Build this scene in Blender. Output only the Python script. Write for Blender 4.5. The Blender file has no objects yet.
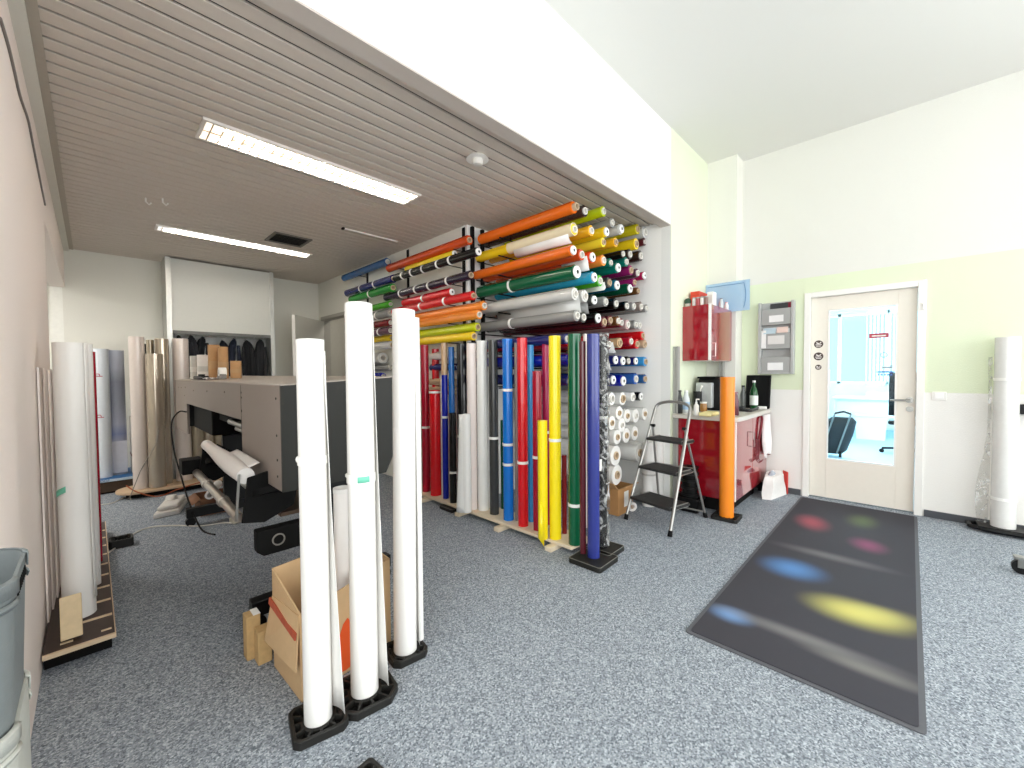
import bpy, bmesh, math, random
from mathutils import Vector, Matrix
random.seed(7)
COL = bpy.context.scene.collection
PI = math.pi

# ------------------------------------------------------------------ survey of the place
# camera calibration from the wall, ceiling and door edges; G/PX/PY give the real place of a sighted point
F, YAW, PIT, ROL, H = 409.4, math.radians(44.255), math.radians(-1.673), math.radians(-0.435), 1.30
_c, _s = math.cos, math.sin
FW = Vector((_c(YAW)*_c(PIT), _s(YAW)*_c(PIT), _s(PIT)))
RT0 = Vector((_s(YAW), -_c(YAW), 0)); UP0 = RT0.cross(FW)
RT = RT0*_c(ROL) + UP0*_s(ROL); UP = UP0*_c(ROL) - RT0*_s(ROL)
EYE = Vector((0, 0, H))
def ray(x, y): return RT*((x-512)/F) - UP*((y-384)/F) + FW
def G(x, y, z=0.0):
    d = ray(x, y); return EYE + d*((z-H)/d.z)
def PX(x, y, X):
    d = ray(x, y); return EYE + d*(X/d.x)
def PY(x, y, Y):
    d = ray(x, y); return EYE + d*(Y/d.y)
def V(x, yb, yt, z=0.0):
    b = G(x, yb, z); d = ray(x, yt); t = math.hypot(b.x, b.y)/math.hypot(d.x, d.y)
    return b, H + d.z*t - z
def depth(p): return (Vector(p)-EYE).dot(FW)
def size(px, p): return px*depth(p)/F

# ------------------------------------------------------------------ materials
def lin(c):
    if isinstance(c, str):
        c = [int(c[i:i+2], 16)/255 for i in (0, 2, 4)]
    return tuple((v/12.92 if v <= 0.04045 else ((v+0.055)/1.055)**2.4) for v in c) + (1,)
_MATS = {}
def mat(name, col, rough=0.5, metal=0.0, var=0.06, scale=30, bump=0.0, bscale=200, coat=0.0, spec=0.5, alpha=1.0, trans=0.0, ior=1.45):
    if name in _MATS: return _MATS[name]
    m = bpy.data.materials.new(name); m.use_nodes = True
    nt = m.node_tree; b = nt.nodes['Principled BSDF']
    c = lin(col)
    tc = nt.nodes.new('ShaderNodeTexCoord')
    n = nt.nodes.new('ShaderNodeTexNoise'); n.inputs['Scale'].default_value = scale; n.inputs['Detail'].default_value = 3
    nt.links.new(tc.outputs['Object'], n.inputs['Vector'])
    mx = nt.nodes.new('ShaderNodeMix'); mx.data_type = 'RGBA'
    mx.inputs[6].default_value = tuple(v*(1-var) for v in c[:3]) + (1,)
    mx.inputs[7].default_value = tuple(min(1, v*(1+var)) for v in c[:3]) + (1,)
    nt.links.new(n.outputs['Fac'], mx.inputs[0]); nt.links.new(mx.outputs[2], b.inputs['Base Color'])
    b.inputs['Roughness'].default_value = rough; b.inputs['Metallic'].default_value = metal
    b.inputs['Coat Weight'].default_value = coat; b.inputs['Specular IOR Level'].default_value = spec
    b.inputs['Alpha'].default_value = alpha; b.inputs['Transmission Weight'].default_value = trans; b.inputs['IOR'].default_value = ior
    if bump:
        n2 = nt.nodes.new('ShaderNodeTexNoise'); n2.inputs['Scale'].default_value = bscale; n2.inputs['Detail'].default_value = 4
        nt.links.new(tc.outputs['Object'], n2.inputs['Vector'])
        bp = nt.nodes.new('ShaderNodeBump'); bp.inputs['Strength'].default_value = bump; bp.inputs['Distance'].default_value = 0.01
        nt.links.new(n2.outputs['Fac'], bp.inputs['Height']); nt.links.new(bp.outputs['Normal'], b.inputs['Normal'])
    _MATS[name] = m
    return m
def emis(name, col, strength):
    m = bpy.data.materials.new(name); m.use_nodes = True
    b = m.node_tree.nodes['Principled BSDF']
    b.inputs['Base Color'].default_value = lin(col); b.inputs['Emission Color'].default_value = lin(col)
    b.inputs['Emission Strength'].default_value = strength
    return m
def glass(name, tint, gloss=0.08):
    m = bpy.data.materials.new(name); m.use_nodes = True
    nt = m.node_tree; nt.nodes.clear()
    o = nt.nodes.new('ShaderNodeOutputMaterial'); t = nt.nodes.new('ShaderNodeBsdfTransparent'); g = nt.nodes.new('ShaderNodeBsdfGlossy')
    t.inputs['Color'].default_value = lin(tint); g.inputs['Roughness'].default_value = 0.03
    x = nt.nodes.new('ShaderNodeMixShader'); lw = nt.nodes.new('ShaderNodeLayerWeight'); lw.inputs['Blend'].default_value = 0.25
    mm = nt.nodes.new('ShaderNodeMath'); mm.operation = 'MULTIPLY'; mm.inputs[1].default_value = gloss*4
    nt.links.new(lw.outputs['Fresnel'], mm.inputs[0]); nt.links.new(mm.outputs[0], x.inputs[0])
    nt.links.new(t.outputs[0], x.inputs[1]); nt.links.new(g.outputs[0], x.inputs[2]); nt.links.new(x.outputs[0], o.inputs[0])
    return m

# ------------------------------------------------------------------ mesh helper
class M:
    def __init__(s): s.v = []; s.f = []
    def add(s, vs, fs):
        b = len(s.v); s.v += [tuple(v) for v in vs]; s.f += [tuple(i+b for i in f) for f in fs]; return s
    def box(s, x0, x1, y0, y1, z0, z1):
        x0, x1 = min(x0, x1), max(x0, x1); y0, y1 = min(y0, y1), max(y0, y1); z0, z1 = min(z0, z1), max(z0, z1)
        return s.add([(x0,y0,z0),(x1,y0,z0),(x1,y1,z0),(x0,y1,z0),(x0,y0,z1),(x1,y0,z1),(x1,y1,z1),(x0,y1,z1)],
                     [(0,3,2,1),(4,5,6,7),(0,1,5,4),(1,2,6,5),(2,3,7,6),(3,0,4,7)])
    def obox(s, c, ax, ay, az):      # centre and three half-axis vectors
        c, ax, ay, az = map(Vector, (c, ax, ay, az))
        vs = [c+i*ax+j*ay+k*az for k in (-1,1) for i,j in ((-1,-1),(1,-1),(1,1),(-1,1))]
        return s.add(vs, [(0,3,2,1),(4,5,6,7),(0,1,5,4),(1,2,6,5),(2,3,7,6),(3,0,4,7)])
    def bar(s, p0, p1, w, h, up=(0,0,1)):   # rectangular bar between two points
        p0, p1 = Vector(p0), Vector(p1); d = (p1-p0); L = d.length; d.normalize()
        u = Vector(up); x = d.cross(u)
        if x.length < 1e-4: x = d.cross(Vector((1,0,0)))
        x.normalize(); y = x.cross(d)
        return s.obox((p0+p1)/2, d*L/2, x*w/2, y*h/2)
    def frame(s, p0, p1):
        d = (Vector(p1)-Vector(p0)).normalized()
        x = d.cross(Vector((0,0,1)))
        if x.length < 1e-3: x = Vector((1,0,0))
        x.normalize(); return d, x, x.cross(d)
    def cyl(s, p0, p1, r0, r1=None, n=20, caps=True):
        r1 = r0 if r1 is None else r1
        p0, p1 = Vector(p0), Vector(p1); d, x, y = s.frame(p0, p1)
        ring = lambda p, r: [p + x*(r*_c(2*PI*i/n)) + y*(r*_s(2*PI*i/n)) for i in range(n)]
        vs = ring(p0, r0)+ring(p1, r1); fs = [(i,(i+1)%n,n+(i+1)%n,n+i) for i in range(n)]
        if caps: fs += [tuple(reversed(range(n))), tuple(range(n,2*n))]
        return s.add(vs, fs)
    def hollow(s, p0, p1, ro, ri, n=20):
        p0, p1 = Vector(p0), Vector(p1); d, x, y = s.frame(p0, p1)
        ring = lambda p, r: [p + x*(r*_c(2*PI*i/n)) + y*(r*_s(2*PI*i/n)) for i in range(n)]
        vs = ring(p0,ro)+ring(p1,ro)+ring(p1,ri)+ring(p0,ri)
        fs = []
        for a in range(4):
            b = (a+1) % 4
            fs += [(a*n+i, a*n+(i+1)%n, b*n+(i+1)%n, b*n+i) for i in range(n)]
        return s.add(vs, fs)
    def lathe(s, c, prof, n=20, sx=1, sy=1):    # profile [(r, z)] about the vertical through c
        c = Vector(c); vs = []; fs = []
        for r, z in prof: vs += [c+Vector((sx*r*_c(2*PI*i/n), sy*r*_s(2*PI*i/n), z)) for i in range(n)]
        for k in range(len(prof)-1): fs += [(k*n+i, k*n+(i+1)%n, (k+1)*n+(i+1)%n, (k+1)*n+i) for i in range(n)]
        if prof[0][0] > 1e-4: fs.append(tuple(reversed(range(n))))
        if prof[-1][0] > 1e-4: fs.append(tuple((len(prof)-1)*n+i for i in range(n)))
        return s.add(vs, fs)
    def path(s, pts, r, n=8):
        pts = [Vector(p) for p in pts]; vs = []; fs = []; N = len(pts)
        px = None
        for k, p in enumerate(pts):
            d = (pts[min(k+1,N-1)]-pts[max(k-1,0)]).normalized()
            if px is None:
                px = d.cross(Vector((0,0,1)))
                if px.length < 1e-3: px = Vector((1,0,0))
            px = (px - d*px.dot(d)).normalized(); py = d.cross(px)
            rr = r[k] if isinstance(r, (list, tuple)) else r
            vs += [p + px*(rr*_c(2*PI*i/n)) + py*(rr*_s(2*PI*i/n)) for i in range(n)]
        for k in range(N-1): fs += [(k*n+i, k*n+(i+1)%n, (k+1)*n+(i+1)%n, (k+1)*n+i) for i in range(n)]
        fs += [tuple(reversed(range(n))), tuple((N-1)*n+i for i in range(n))]
        return s.add(vs, fs)
    def prism(s, poly, z0, z1, fn=None):   # polygon extruded; fn maps (u,v,w) to a point
        fn = fn or (lambda u, v, w: (u, v, w)); n = len(poly)
        vs = [fn(u, v, z0) for u, v in poly]+[fn(u, v, z1) for u, v in poly]
        return s.add(vs, [tuple(reversed(range(n))), tuple(range(n,2*n))]+[(i,(i+1)%n,n+(i+1)%n,n+i) for i in range(n)])
    def grid(s, rows, closed=False):       # loft through rows of points
        n = len(rows[0]); vs = [p for r in rows for p in r]; fs = []
        for k in range(len(rows)-1):
            for i in range(n if closed else n-1): fs.append((k*n+i, k*n+(i+1)%n, (k+1)*n+(i+1)%n, (k+1)*n+i))
        if closed: fs += [tuple(reversed(range(n))), tuple((len(rows)-1)*n+i for i in range(n))]
        return s.add(vs, fs)
    def sphere(s, c, r, n=14, m=8, sz=1.0):
        c = Vector(c); prof = [(max(r*_s(PI*k/m), 1e-5), -r*sz*_c(PI*k/m)) for k in range(m+1)]
        return s.lathe(c, prof, n)

def world_loc(o):
    p = Vector(o.location)
    while o.parent: o = o.parent; p += Vector(o.location)
    return p
def obj(name, m, material, parent=None, bev=0.0, solid=0.0, smooth=True, sub=0):
    if isinstance(m, M):
        vs = [Vector(v) for v in m.v]
        me = bpy.data.meshes.new(name)
        if parent is None:
            mn = Vector((min(v.x for v in vs), min(v.y for v in vs), min(v.z for v in vs))); mxx = Vector((max(v.x for v in vs), max(v.y for v in vs), 0))
            org = Vector(((mn.x+mxx.x)/2, (mn.y+mxx.y)/2, mn.z))
        else: org = world_loc(parent)
        me.from_pydata([v-org for v in vs], [], m.f)
        bm = bmesh.new(); bm.from_mesh(me); bmesh.ops.recalc_face_normals(bm, faces=bm.faces); bm.to_mesh(me); bm.free()
    o = bpy.data.objects.new(name, me); COL.objects.link(o)
    if parent is None: o.location = org
    else: o.parent = parent
    if isinstance(material, (list, tuple)):
        for q in material: me.materials.append(q)
    else: me.materials.append(material)
    if smooth:
        for p in me.polygons: p.use_smooth = True
        me.set_sharp_from_angle(angle=math.radians(38))
    if solid:
        md = o.modifiers.new('solid', 'SOLIDIFY'); md.thickness = solid; md.offset = 0
    if bev:
        md = o.modifiers.new('bevel', 'BEVEL'); md.width = bev; md.segments = 2; md.limit_method = 'ANGLE'; md.angle_limit = math.radians(40)
    if sub:
        md = o.modifiers.new('sub', 'SUBSURF'); md.levels = sub; md.render_levels = sub
    return o
def tag(o, label, cat, group=None, kind=None):
    o['label'] = label; o['category'] = cat
    if group: o['group'] = group
    if kind: o['kind'] = kind
    return o
def thing(name, label, cat, loc, group=None):
    o = bpy.data.objects.new(name, None); o.empty_display_size = 0.05; COL.objects.link(o)
    o.location = loc; return tag(o, label, cat, group)
def struct(name, m, material, label=None, cat=None, parent=None, **k):
    o = obj(name, m, material, parent, **k); o['kind'] = 'structure'
    if parent is None: tag(o, label, cat or 'wall')
    return o
def text(name, s, size_, loc, xdir, updir, material, parent=None, depth_=0.0005, align='CENTER'):
    cu = bpy.data.curves.new(name, 'FONT'); cu.body = s; cu.size = size_; cu.align_x = align; cu.align_y = 'CENTER'; cu.extrude = depth_
    o = bpy.data.objects.new(name, cu); COL.objects.link(o)
    x = Vector(xdir).normalized(); u = Vector(updir).normalized(); z = x.cross(u)
    mt = Matrix((x, u, z)).transposed().to_4x4()
    p = Vector(loc) - (world_loc(parent) if parent else Vector((0,0,0)))
    mt.translation = p
    if parent: o.parent = parent
    o.matrix_local = mt
    bpy.context.view_layer.update()
    me = bpy.data.meshes.new_from_object(o.evaluated_get(bpy.context.evaluated_depsgraph_get())); me.name = name
    q = bpy.data.objects.new(name, me); COL.objects.link(q); q.parent = o.parent; q.matrix_local = mt
    if not me.materials: me.materials.append(material)
    else: me.materials[0] = material
    bpy.data.objects.remove(o); bpy.data.curves.remove(cu); q.name = name
    return q

ORD = ['first','second','third','fourth','fifth','sixth','seventh','eighth','ninth','tenth','eleventh','twelfth','thirteenth','fourteenth','fifteenth']

# ------------------------------------------------------------------ the setting
XD, YB, HC, ZB, ZC, XN, XS, YS, YF, XL, XP = 5.10, 1.669, 3.61, 2.703, 2.745, 3.91, 2.60, 3.13, 6.90, -0.186, 4.875
YI = 1.762
XBACK, YBACK = -1.9, -3.6
def wall_mat(name, low, band=None, z0=0, z1=0, top=None, bump=0.25):
    m = bpy.data.materials.new(name); m.use_nodes = True
    nt = m.node_tree; b = nt.nodes['Principled BSDF']; b.inputs['Roughness'].default_value = 0.85; b.inputs['Specular IOR Level'].default_value = 0.2
    geo = nt.nodes.new('ShaderNodeNewGeometry'); sp = nt.nodes.new('ShaderNodeSeparateXYZ'); nt.links.new(geo.outputs['Position'], sp.inputs[0])
    r = nt.nodes.new('ShaderNodeValToRGB'); r.color_ramp.interpolation = 'CONSTANT'
    mr = nt.nodes.new('ShaderNodeMath'); mr.operation = 'DIVIDE'; mr.inputs[1].default_value = 4.0
    nt.links.new(sp.outputs['Z'], mr.inputs[0]); nt.links.new(mr.outputs[0], r.inputs[0])
    e = r.color_ramp.elements; e[0].color = lin(low); e[0].position = 0
    if band:
        e[1].position = z0/4; e[1].color = lin(band); k = e.new(z1/4); k.color = lin(top or low)
    else: e[1].position = 1; e[1].color = lin(low)
    nt.links.new(r.outputs[0], b.inputs['Base Color'])
    n = nt.nodes.new('ShaderNodeTexNoise'); n.inputs['Scale'].default_value = 90; n.inputs['Detail'].default_value = 5
    nt.links.new(geo.outputs['Position'], n.inputs['Vector'])
    bp = nt.nodes.new('ShaderNodeBump'); bp.inputs['Strength'].default_value = bump; bp.inputs['Distance'].default_value = 0.006
    nt.links.new(n.outputs['Fac'], bp.inputs['Height']); nt.links.new(bp.outputs[0], b.inputs['Normal'])
    return m
M_WHITE = wall_mat('white_wall_paint', 'f4f3ee')
M_GREEN = wall_mat('door_wall_paint', 'efede8', 'e0e8cb', 1.085, 2.23, 'e3e2db')
M_PIER = wall_mat('pier_paint', 'e4ead2')
M_ALC = wall_mat('alcove_wall_paint', 'e3e2d9')
M_LEFT = wall_mat('left_wall_paint', 'f1e6df')
M_CEIL = wall_mat('high_ceiling_paint', 'e3e2de', bump=0.05)
M_BEAM = mat('beam_trim', 'c3b9b0', 0.7, var=0.02)
def carpet_mat():
    m = bpy.data.materials.new('grey_blue_carpet'); m.use_nodes = True
    nt = m.node_tree; b = nt.nodes['Principled BSDF']; b.inputs['Roughness'].default_value = 0.95; b.inputs['Specular IOR Level'].default_value = 0.1
    geo = nt.nodes.new('ShaderNodeNewGeometry')
    n = nt.nodes.new('ShaderNodeTexNoise'); n.inputs['Scale'].default_value = 135; n.inputs['Detail'].default_value = 4.0; n.inputs['Roughness'].default_value = 0.8
    n2 = nt.nodes.new('ShaderNodeTexNoise'); n2.inputs['Scale'].default_value = 2.2; n2.inputs['Detail'].default_value = 2
    nt.links.new(geo.outputs['Position'], n.inputs['Vector']); nt.links.new(geo.outputs['Position'], n2.inputs['Vector'])
    r = nt.nodes.new('ShaderNodeValToRGB'); e = r.color_ramp.elements
    e[0].position = 0.36; e[0].color = lin('485058'); e[1].position = 0.64; e[1].color = lin('d6dce2')
    k = e.new(0.46); k.color = lin('848b93'); k = e.new(0.56); k.color = lin('a6adb5')
    vo = nt.nodes.new('ShaderNodeTexVoronoi'); vo.inputs['Scale'].default_value = 165; nt.links.new(geo.outputs['Position'], vo.inputs['Vector'])
    vs_ = nt.nodes.new('ShaderNodeSeparateColor'); nt.links.new(vo.outputs['Color'], vs_.inputs[0])
    mv = nt.nodes.new('ShaderNodeMapRange'); mv.inputs['To Min'].default_value = 0.36; mv.inputs['To Max'].default_value = 0.64; nt.links.new(vs_.outputs[0], mv.inputs[0])
    av = nt.nodes.new('ShaderNodeMix'); av.inputs[0].default_value = 0.7; nt.links.new(n.outputs['Fac'], av.inputs[2]); nt.links.new(mv.outputs[0], av.inputs[3])
    nt.links.new(av.outputs[0], r.inputs[0])
    mx = nt.nodes.new('ShaderNodeMix'); mx.data_type = 'RGBA'; mx.blend_type = 'MULTIPLY'; mx.inputs[0].default_value = 0.25
    nt.links.new(r.outputs[0], mx.inputs[6]); nt.links.new(n2.outputs['Color'], mx.inputs[7])
    h = nt.nodes.new('ShaderNodeMix'); h.data_type = 'RGBA'; h.blend_type = 'MIX'; h.inputs[0].default_value = 0.0
    nt.links.new(r.outputs[0], b.inputs['Base Color'])
    bp = nt.nodes.new('ShaderNodeBump'); bp.inputs['Strength'].default_value = 0.5; bp.inputs['Distance'].default_value = 0.006
    nt.links.new(n.outputs['Fac'], bp.inputs['Height']); nt.links.new(bp.outputs[0], b.inputs['Normal'])
    return m
M_CARPET = carpet_mat()
M_SLAT = mat('ceiling_slat', 'd0c6bb', 0.55, var=0.03, bump=0.05)
M_DARK = mat('dark_gap', '1c1a18', 0.9)
M_BASE = mat('baseboard_dark', '4a4d52', 0.6)
M_FRAME = mat('door_frame_white', 'efede8', 0.45, var=0.02)
M_LEAF = mat('door_leaf_cream', 'ece6da', 0.45, var=0.02)
M_STEEL = mat('brushed_steel', '9a9994', 0.3, 0.9)
M_BLACK = mat('black_plastic', '0e0e0f', 0.45, var=0.1, spec=0.35)
M_MATTE_BLACK = mat('matte_black', '090909', 0.75, spec=0.25)

struct('floor', M().box(XBACK, XD, YBACK, YF+0.6, -0.12, 0), M_CARPET, 'grey blue speckled carpet floor of the whole shop', 'floor')
struct('ceiling', M().box(XBACK, XD+0.2, YBACK, YB, HC, HC+0.12), M_CEIL, 'plain pale grey high ceiling of the front room', 'ceiling')
# alcove ceiling: long metal slats over a dark backing
ca = M()
y = YI
while y < YF:
    ca.box(-0.115, XS if y > YS else XN, y+0.017, min(y+0.1, YF), ZC, ZC+0.012); y += 0.1
ob = struct('ceiling_slats', ca, M_SLAT, 'low taupe slatted metal ceiling over the alcove', 'ceiling', bev=0.003)
struct('ceiling_backing', M().box(XL-2.2, XN+0.15, YI, YF+0.6, ZC+0.05, ZC+0.14), M_DARK, 'dark void glimpsed between the slats of the alcove ceiling', 'ceiling')
struct('wall_front', M().box(XBACK, XN, YB, YI, ZB, HC).box(XN, XD+0.2, YB, YI, 0, HC), wall_mat('white_lintel_paint', 'ebebe7'), 'white upper wall and lintel above the alcove opening', 'wall')
struct('trim_1', M().box(XBACK, XN, YB+0.002, YI+0.004, ZB-0.008, ZB), M_BEAM, 'pinkish grey underside strip of the long lintel', 'trim')
# the green painted pier to the right of the opening (a thin skin of plaster)
struct('wall_pier', M().box(XN, XD, YB-0.004, YB, 0, HC), M_PIER, 'pale green narrow wall between alcove recess and pilaster', 'wall')
struct('wall_right', M().box(XD, XD+0.14, YBACK, -3.3, 0, HC).box(XD, XD+0.14, -1.1, -0.048, 0, HC).box(XD, XD+0.14, -3.3, -1.1, 0, 0.7).box(XD, XD+0.14, -3.3, -1.1, 3.2, HC).box(XD, XD+0.14, 0.748, YB, 0, HC).box(XD, XD+0.14, -0.048, 0.748, 2.035, HC), M_GREEN, 'white wall with pale green band around the glazed door', 'wall')
struct('pilaster', M().box(XP, XD, 1.365, YB, 0, HC), wall_mat('pilaster_paint', 'e8e7df', bump=0.15), 'white square pilaster in the corner beside the red cupboards', 'pilaster')
struct('baseboard_right', M().box(XD-0.014, XD, 0.80, 1.365, 0, 0.06).box(XD-0.014, XD, YBACK, -0.10, 0, 0.06), M_BASE, 'dark grey low baseboard of the door wall', 'baseboard')
struct('wall_recess', M().box(XN, XN+0.1, YI, YS, 0, ZC+0.05).box(XS, XN+0.1, YS, YS+0.1, 0, ZC+0.05), wall_mat('recess_paint', 'f5f4f0'), 'white back and end wall of the recess holding roll rack', 'wall')
DY0, DY1, DZ = 5.88, 6.80, 2.20
struct('wall_alcove', M().box(XS, XS+0.12, YS+0.1, DY0, 0, ZC+0.05).box(XS, XS+0.12, DY1, YF, 0, ZC+0.05).box(XS, XS+0.12, DY0, DY1, DZ, ZC+0.05), M_ALC, 'off white alcove wall behind the left rack of rolls', 'wall')
struct('wall_far', M().box(XL-0.02, XS+0.12, YF, YF+0.1, 0, ZC+0.05), M_ALC, 'off white far end wall of the alcove', 'wall')
struct('wall_left', M().box(XL-0.12, XL, 1.60, 4.0, 0, ZB-0.01).box(XL-0.12, XL, YI+0.005, 4.0, ZB-0.01, ZC+0.05).box(XL-0.12, XL, 4.0, YF, 2.30, ZC+0.05).box(XBACK, XL-0.12, YB, YI, 0, ZB), M_LEFT, 'pinkish white left wall with an opening near its far end', 'wall')
struct('trim_2', M().box(-0.142, -0.108, YI, YF, ZC-0.006, ZC+0.05), mat('edge_trim', 'b5ac9f', 0.6), 'beige edge angle between slat ceiling and left wall', 'trim')
struct('trim_3', M().box(XL, -0.142, YI, YF, ZC-0.03, ZC+0.05), M_ALC, 'white cornice above the left alcove wall', 'trim')
# the side room seen through the opening in the left wall
struct('wall_side_room', M().box(-2.2, XL-0.12, 7.35, 7.45, 0, 2.8).box(-2.3, -2.2, 3.9, 7.45, 0, 2.8).box(-2.2, XL-0.12, 3.9, 4.0, 0, 2.8).box(XL-0.12, XL-0.02, YF, 7.45, 0, 2.8), mat('side_room_paint', 'efefe8', 0.8), 'white wall of the side room through the left opening', 'wall')
struct('floor_side_room', M().box(-2.2, XL, 4.0, 7.4, -0.1, 0.001), M_CARPET, 'grey carpet of the side room beyond the left opening', 'floor')
struct('ceiling_side_room', M().box(-2.2, XL-0.12, 4.0, 7.4, 2.45, 2.5), mat('side_ceiling', 'b49d86', 0.7), 'brown ceiling of the side room beyond the left opening', 'ceiling')
# walls behind the viewer, with shop windows for daylight; the street side one is added
M_BK = wall_mat('rear_wall_paint', 'f0efe9')
wb = M().box(XBACK, XD+0.14, YBACK-0.15, YBACK, 0, 0.5).box(XBACK, XD+0.14, YBACK-0.15, YBACK, 3.2, HC)
for a, b in ((XBACK, -1.4), (0.6, 0.9), (2.7, 3.0), (4.8, XD+0.14)): wb.box(a, b, YBACK-0.15, YBACK, 0.5, 3.2)
struct('wall_back', wb, M_BK, 'white wall behind the viewer with three shop windows', 'wall')
struct('wall_street', M().box(XBACK-0.12, XBACK, YBACK, -3.0, 0, HC).box(XBACK-0.12, XBACK, 0.8, YB, 0, HC).box(XBACK-0.12, XBACK, -3.0, 0.8, 0, 0.6).box(XBACK-0.12, XBACK, -3.0, 0.8, 3.1, HC), M_BK, 'white side wall behind the viewer with an added wide window', 'wall')
struct('window_6', M().box(XBACK-0.10, XBACK-0.05, -3.0, 0.8, 0.6, 0.66).box(XBACK-0.10, XBACK-0.05, -3.0, 0.8, 3.04, 3.1).box(XBACK-0.10, XBACK-0.05, -3.0, -2.94, 0.66, 3.04).box(XBACK-0.10, XBACK-0.05, 0.74, 0.8, 0.66, 3.04).box(XBACK-0.10, XBACK-0.05, -1.13, -1.07, 0.66, 3.04), M_FRAME, 'wide white framed window added behind the viewer to light the recess', 'window')  # unseen window, added to brighten the pier and recess walls
for i, (a, b) in enumerate(((-1.4, 0.6), (0.9, 2.7), (3.0, 4.8))):
    w = struct('window_%d' % (i+1), M().box(a, b, YBACK-0.10, YBACK-0.05, 0.5, 0.56).box(a, b, YBACK-0.10, YBACK-0.05, 3.14, 3.2).box(a, a+0.06, YBACK-0.10, YBACK-0.05, 0.56, 3.14).box(b-0.06, b, YBACK-0.10, YBACK-0.05, 0.56, 3.14), M_FRAME, 'white framed shop window behind the viewer, ' + ('left','middle','right')[i] + ' one', 'window')

struct('window_5', M().box(XD+0.05, XD+0.10, -3.3, -1.1, 0.7, 0.76).box(XD+0.05, XD+0.10, -3.3, -1.1, 3.14, 3.2).box(XD+0.05, XD+0.10, -3.3, -3.24, 0.76, 3.14).box(XD+0.05, XD+0.10, -1.16, -1.1, 0.76, 3.14).box(XD+0.05, XD+0.10, -2.23, -2.17, 0.76, 3.14), M_FRAME, 'white framed window in the door wall outside the picture', 'window')
# ---- glazed door in the right wall
FY0, FY1, FZ = -0.088, 0.788, 2.078
df = M()
df.box(XD-0.016, XD+0.02, FY1-0.052, FY1, 0, FZ).box(XD-0.016, XD+0.02, FY0, FY0+0.052, 0, FZ).box(XD-0.016, XD+0.02, FY0+0.052, FY1-0.052, FZ-0.052, FZ)
df.box(XD+0.02, XD+0.14, FY1-0.052, FY1-0.042, 0, FZ-0.042).box(XD+0.02, XD+0.14, FY0+0.042, FY0+0.052, 0, FZ-0.042).box(XD+0.02, XD+0.14, FY0+0.052, FY1-0.052, FZ-0.052, FZ-0.042)
d1 = struct('door_frame', df, M_FRAME, 'white steel frame around the glazed cream door', 'door frame', bev=0.003)
hz = M()
for z in (1.86, 1.83): hz.cyl((XD-0.022, FY0+0.018, z-0.012), (XD-0.022, FY0+0.018, z+0.012), 0.012, n=12)
obj('contact_sensor', hz, M_FRAME, d1)
ly0, ly1, lz0, lz1, lx = FY0+0.054, FY1-0.054, 0.012, FZ-0.054, XD+0.035
gy0, gy1, gz0, gz1 = 0.09, 0.60, 0.40, 1.895
door = tag(obj('door_1', M().box(lx, lx+0.045, ly0, gy0, lz0, lz1).box(lx, lx+0.045, gy1, ly1, lz0, lz1).box(lx, lx+0.045, gy0, gy1, lz0, gz0).box(lx, lx+0.045, gy0, gy1, gz1, lz1), M_LEAF, bev=0.002), 'cream door with tall glass pane to the bright next room', 'door', kind='structure')
M_GLASS = glass('clear_glass', 'f2fbfd')
obj('glass_pane', M().box(lx+0.018, lx+0.024, gy0, gy1, gz0, gz1), M_GLASS, door)
bd = M(); e = 0.014
bd.box(lx-0.004, lx+0.012, gy0, gy0+e, gz0, gz1).box(lx-0.004, lx+0.012, gy1-e, gy1, gz0, gz1).box(lx-0.004, lx+0.012, gy0+e, gy1-e, gz0, gz0+e).box(lx-0.004, lx+0.012, gy0+e, gy1-e, gz1-e, gz1)
obj('glazing_bead', bd, M_FRAME, door)
hd = M().cyl((lx, 0.005, 1.02), (lx-0.012, 0.005, 1.02), 0.026, n=24).cyl((lx-0.012, 0.005, 1.02), (lx-0.05, 0.005, 1.02), 0.010, n=14)
hd.path([(lx-0.05, 0.0, 1.02), (lx-0.052, 0.03, 1.02), (lx-0.052, 0.135, 1.018)], 0.0095, 12)
obj('door_handle', hd, M_STEEL, door)
ke = M().cyl((lx, 0.003, 0.94), (lx-0.010, 0.003, 0.94), 0.025, n=24).cyl((lx-0.010, 0.003, 0.94), (lx-0.016, 0.003, 0.94), 0.010, n=12)
obj('keyhole_rosette', ke, M_STEEL, door)
M_STK = mat('sticker_brown', '4a3b35', 0.4); M_STKW = mat('sticker_white', 'efe9e4', 0.5); M_STKR = mat('sticker_red', 'b0394a', 0.5)
for i, (z, r) in enumerate(((1.558, 0.038), (1.435, 0.040), (1.325, 0.026))):
    st = tag(obj('sticker', M().cyl((lx-0.0005, 0.672, z), (lx-0.002, 0.672, z), r, n=28), M_STK), ('round dark brown and white sticker, topmost of three on the cream door', 'round dark brown and white sticker, middle of three on the cream door', 'small round dark sticker, lowest of three on the cream door')[i], 'sticker', 'round stickers on the door leaf')
    k = r/0.04
    dm = M().box(lx-0.0032, lx-0.0021, 0.672-0.026*k, 0.672+0.026*k, z-0.010*k, z-0.003*k).box(lx-0.0032, lx-0.0021, 0.672-0.020*k, 0.672+0.020*k, z-0.024*k, z-0.018*k)
    dm.obox((lx-0.0026, 0.680, z+0.010*k), (0.0005,0,0), (0,0.012*k,0.006*k), (0,-0.002*k,0.005*k)).obox((lx-0.0026, 0.658, z+0.013*k), (0.0005,0,0), (0,0.007*k,-0.007*k), (0,0.002*k,0.004*k))
    obj('sticker_print', dm, M_STKW, st)
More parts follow.
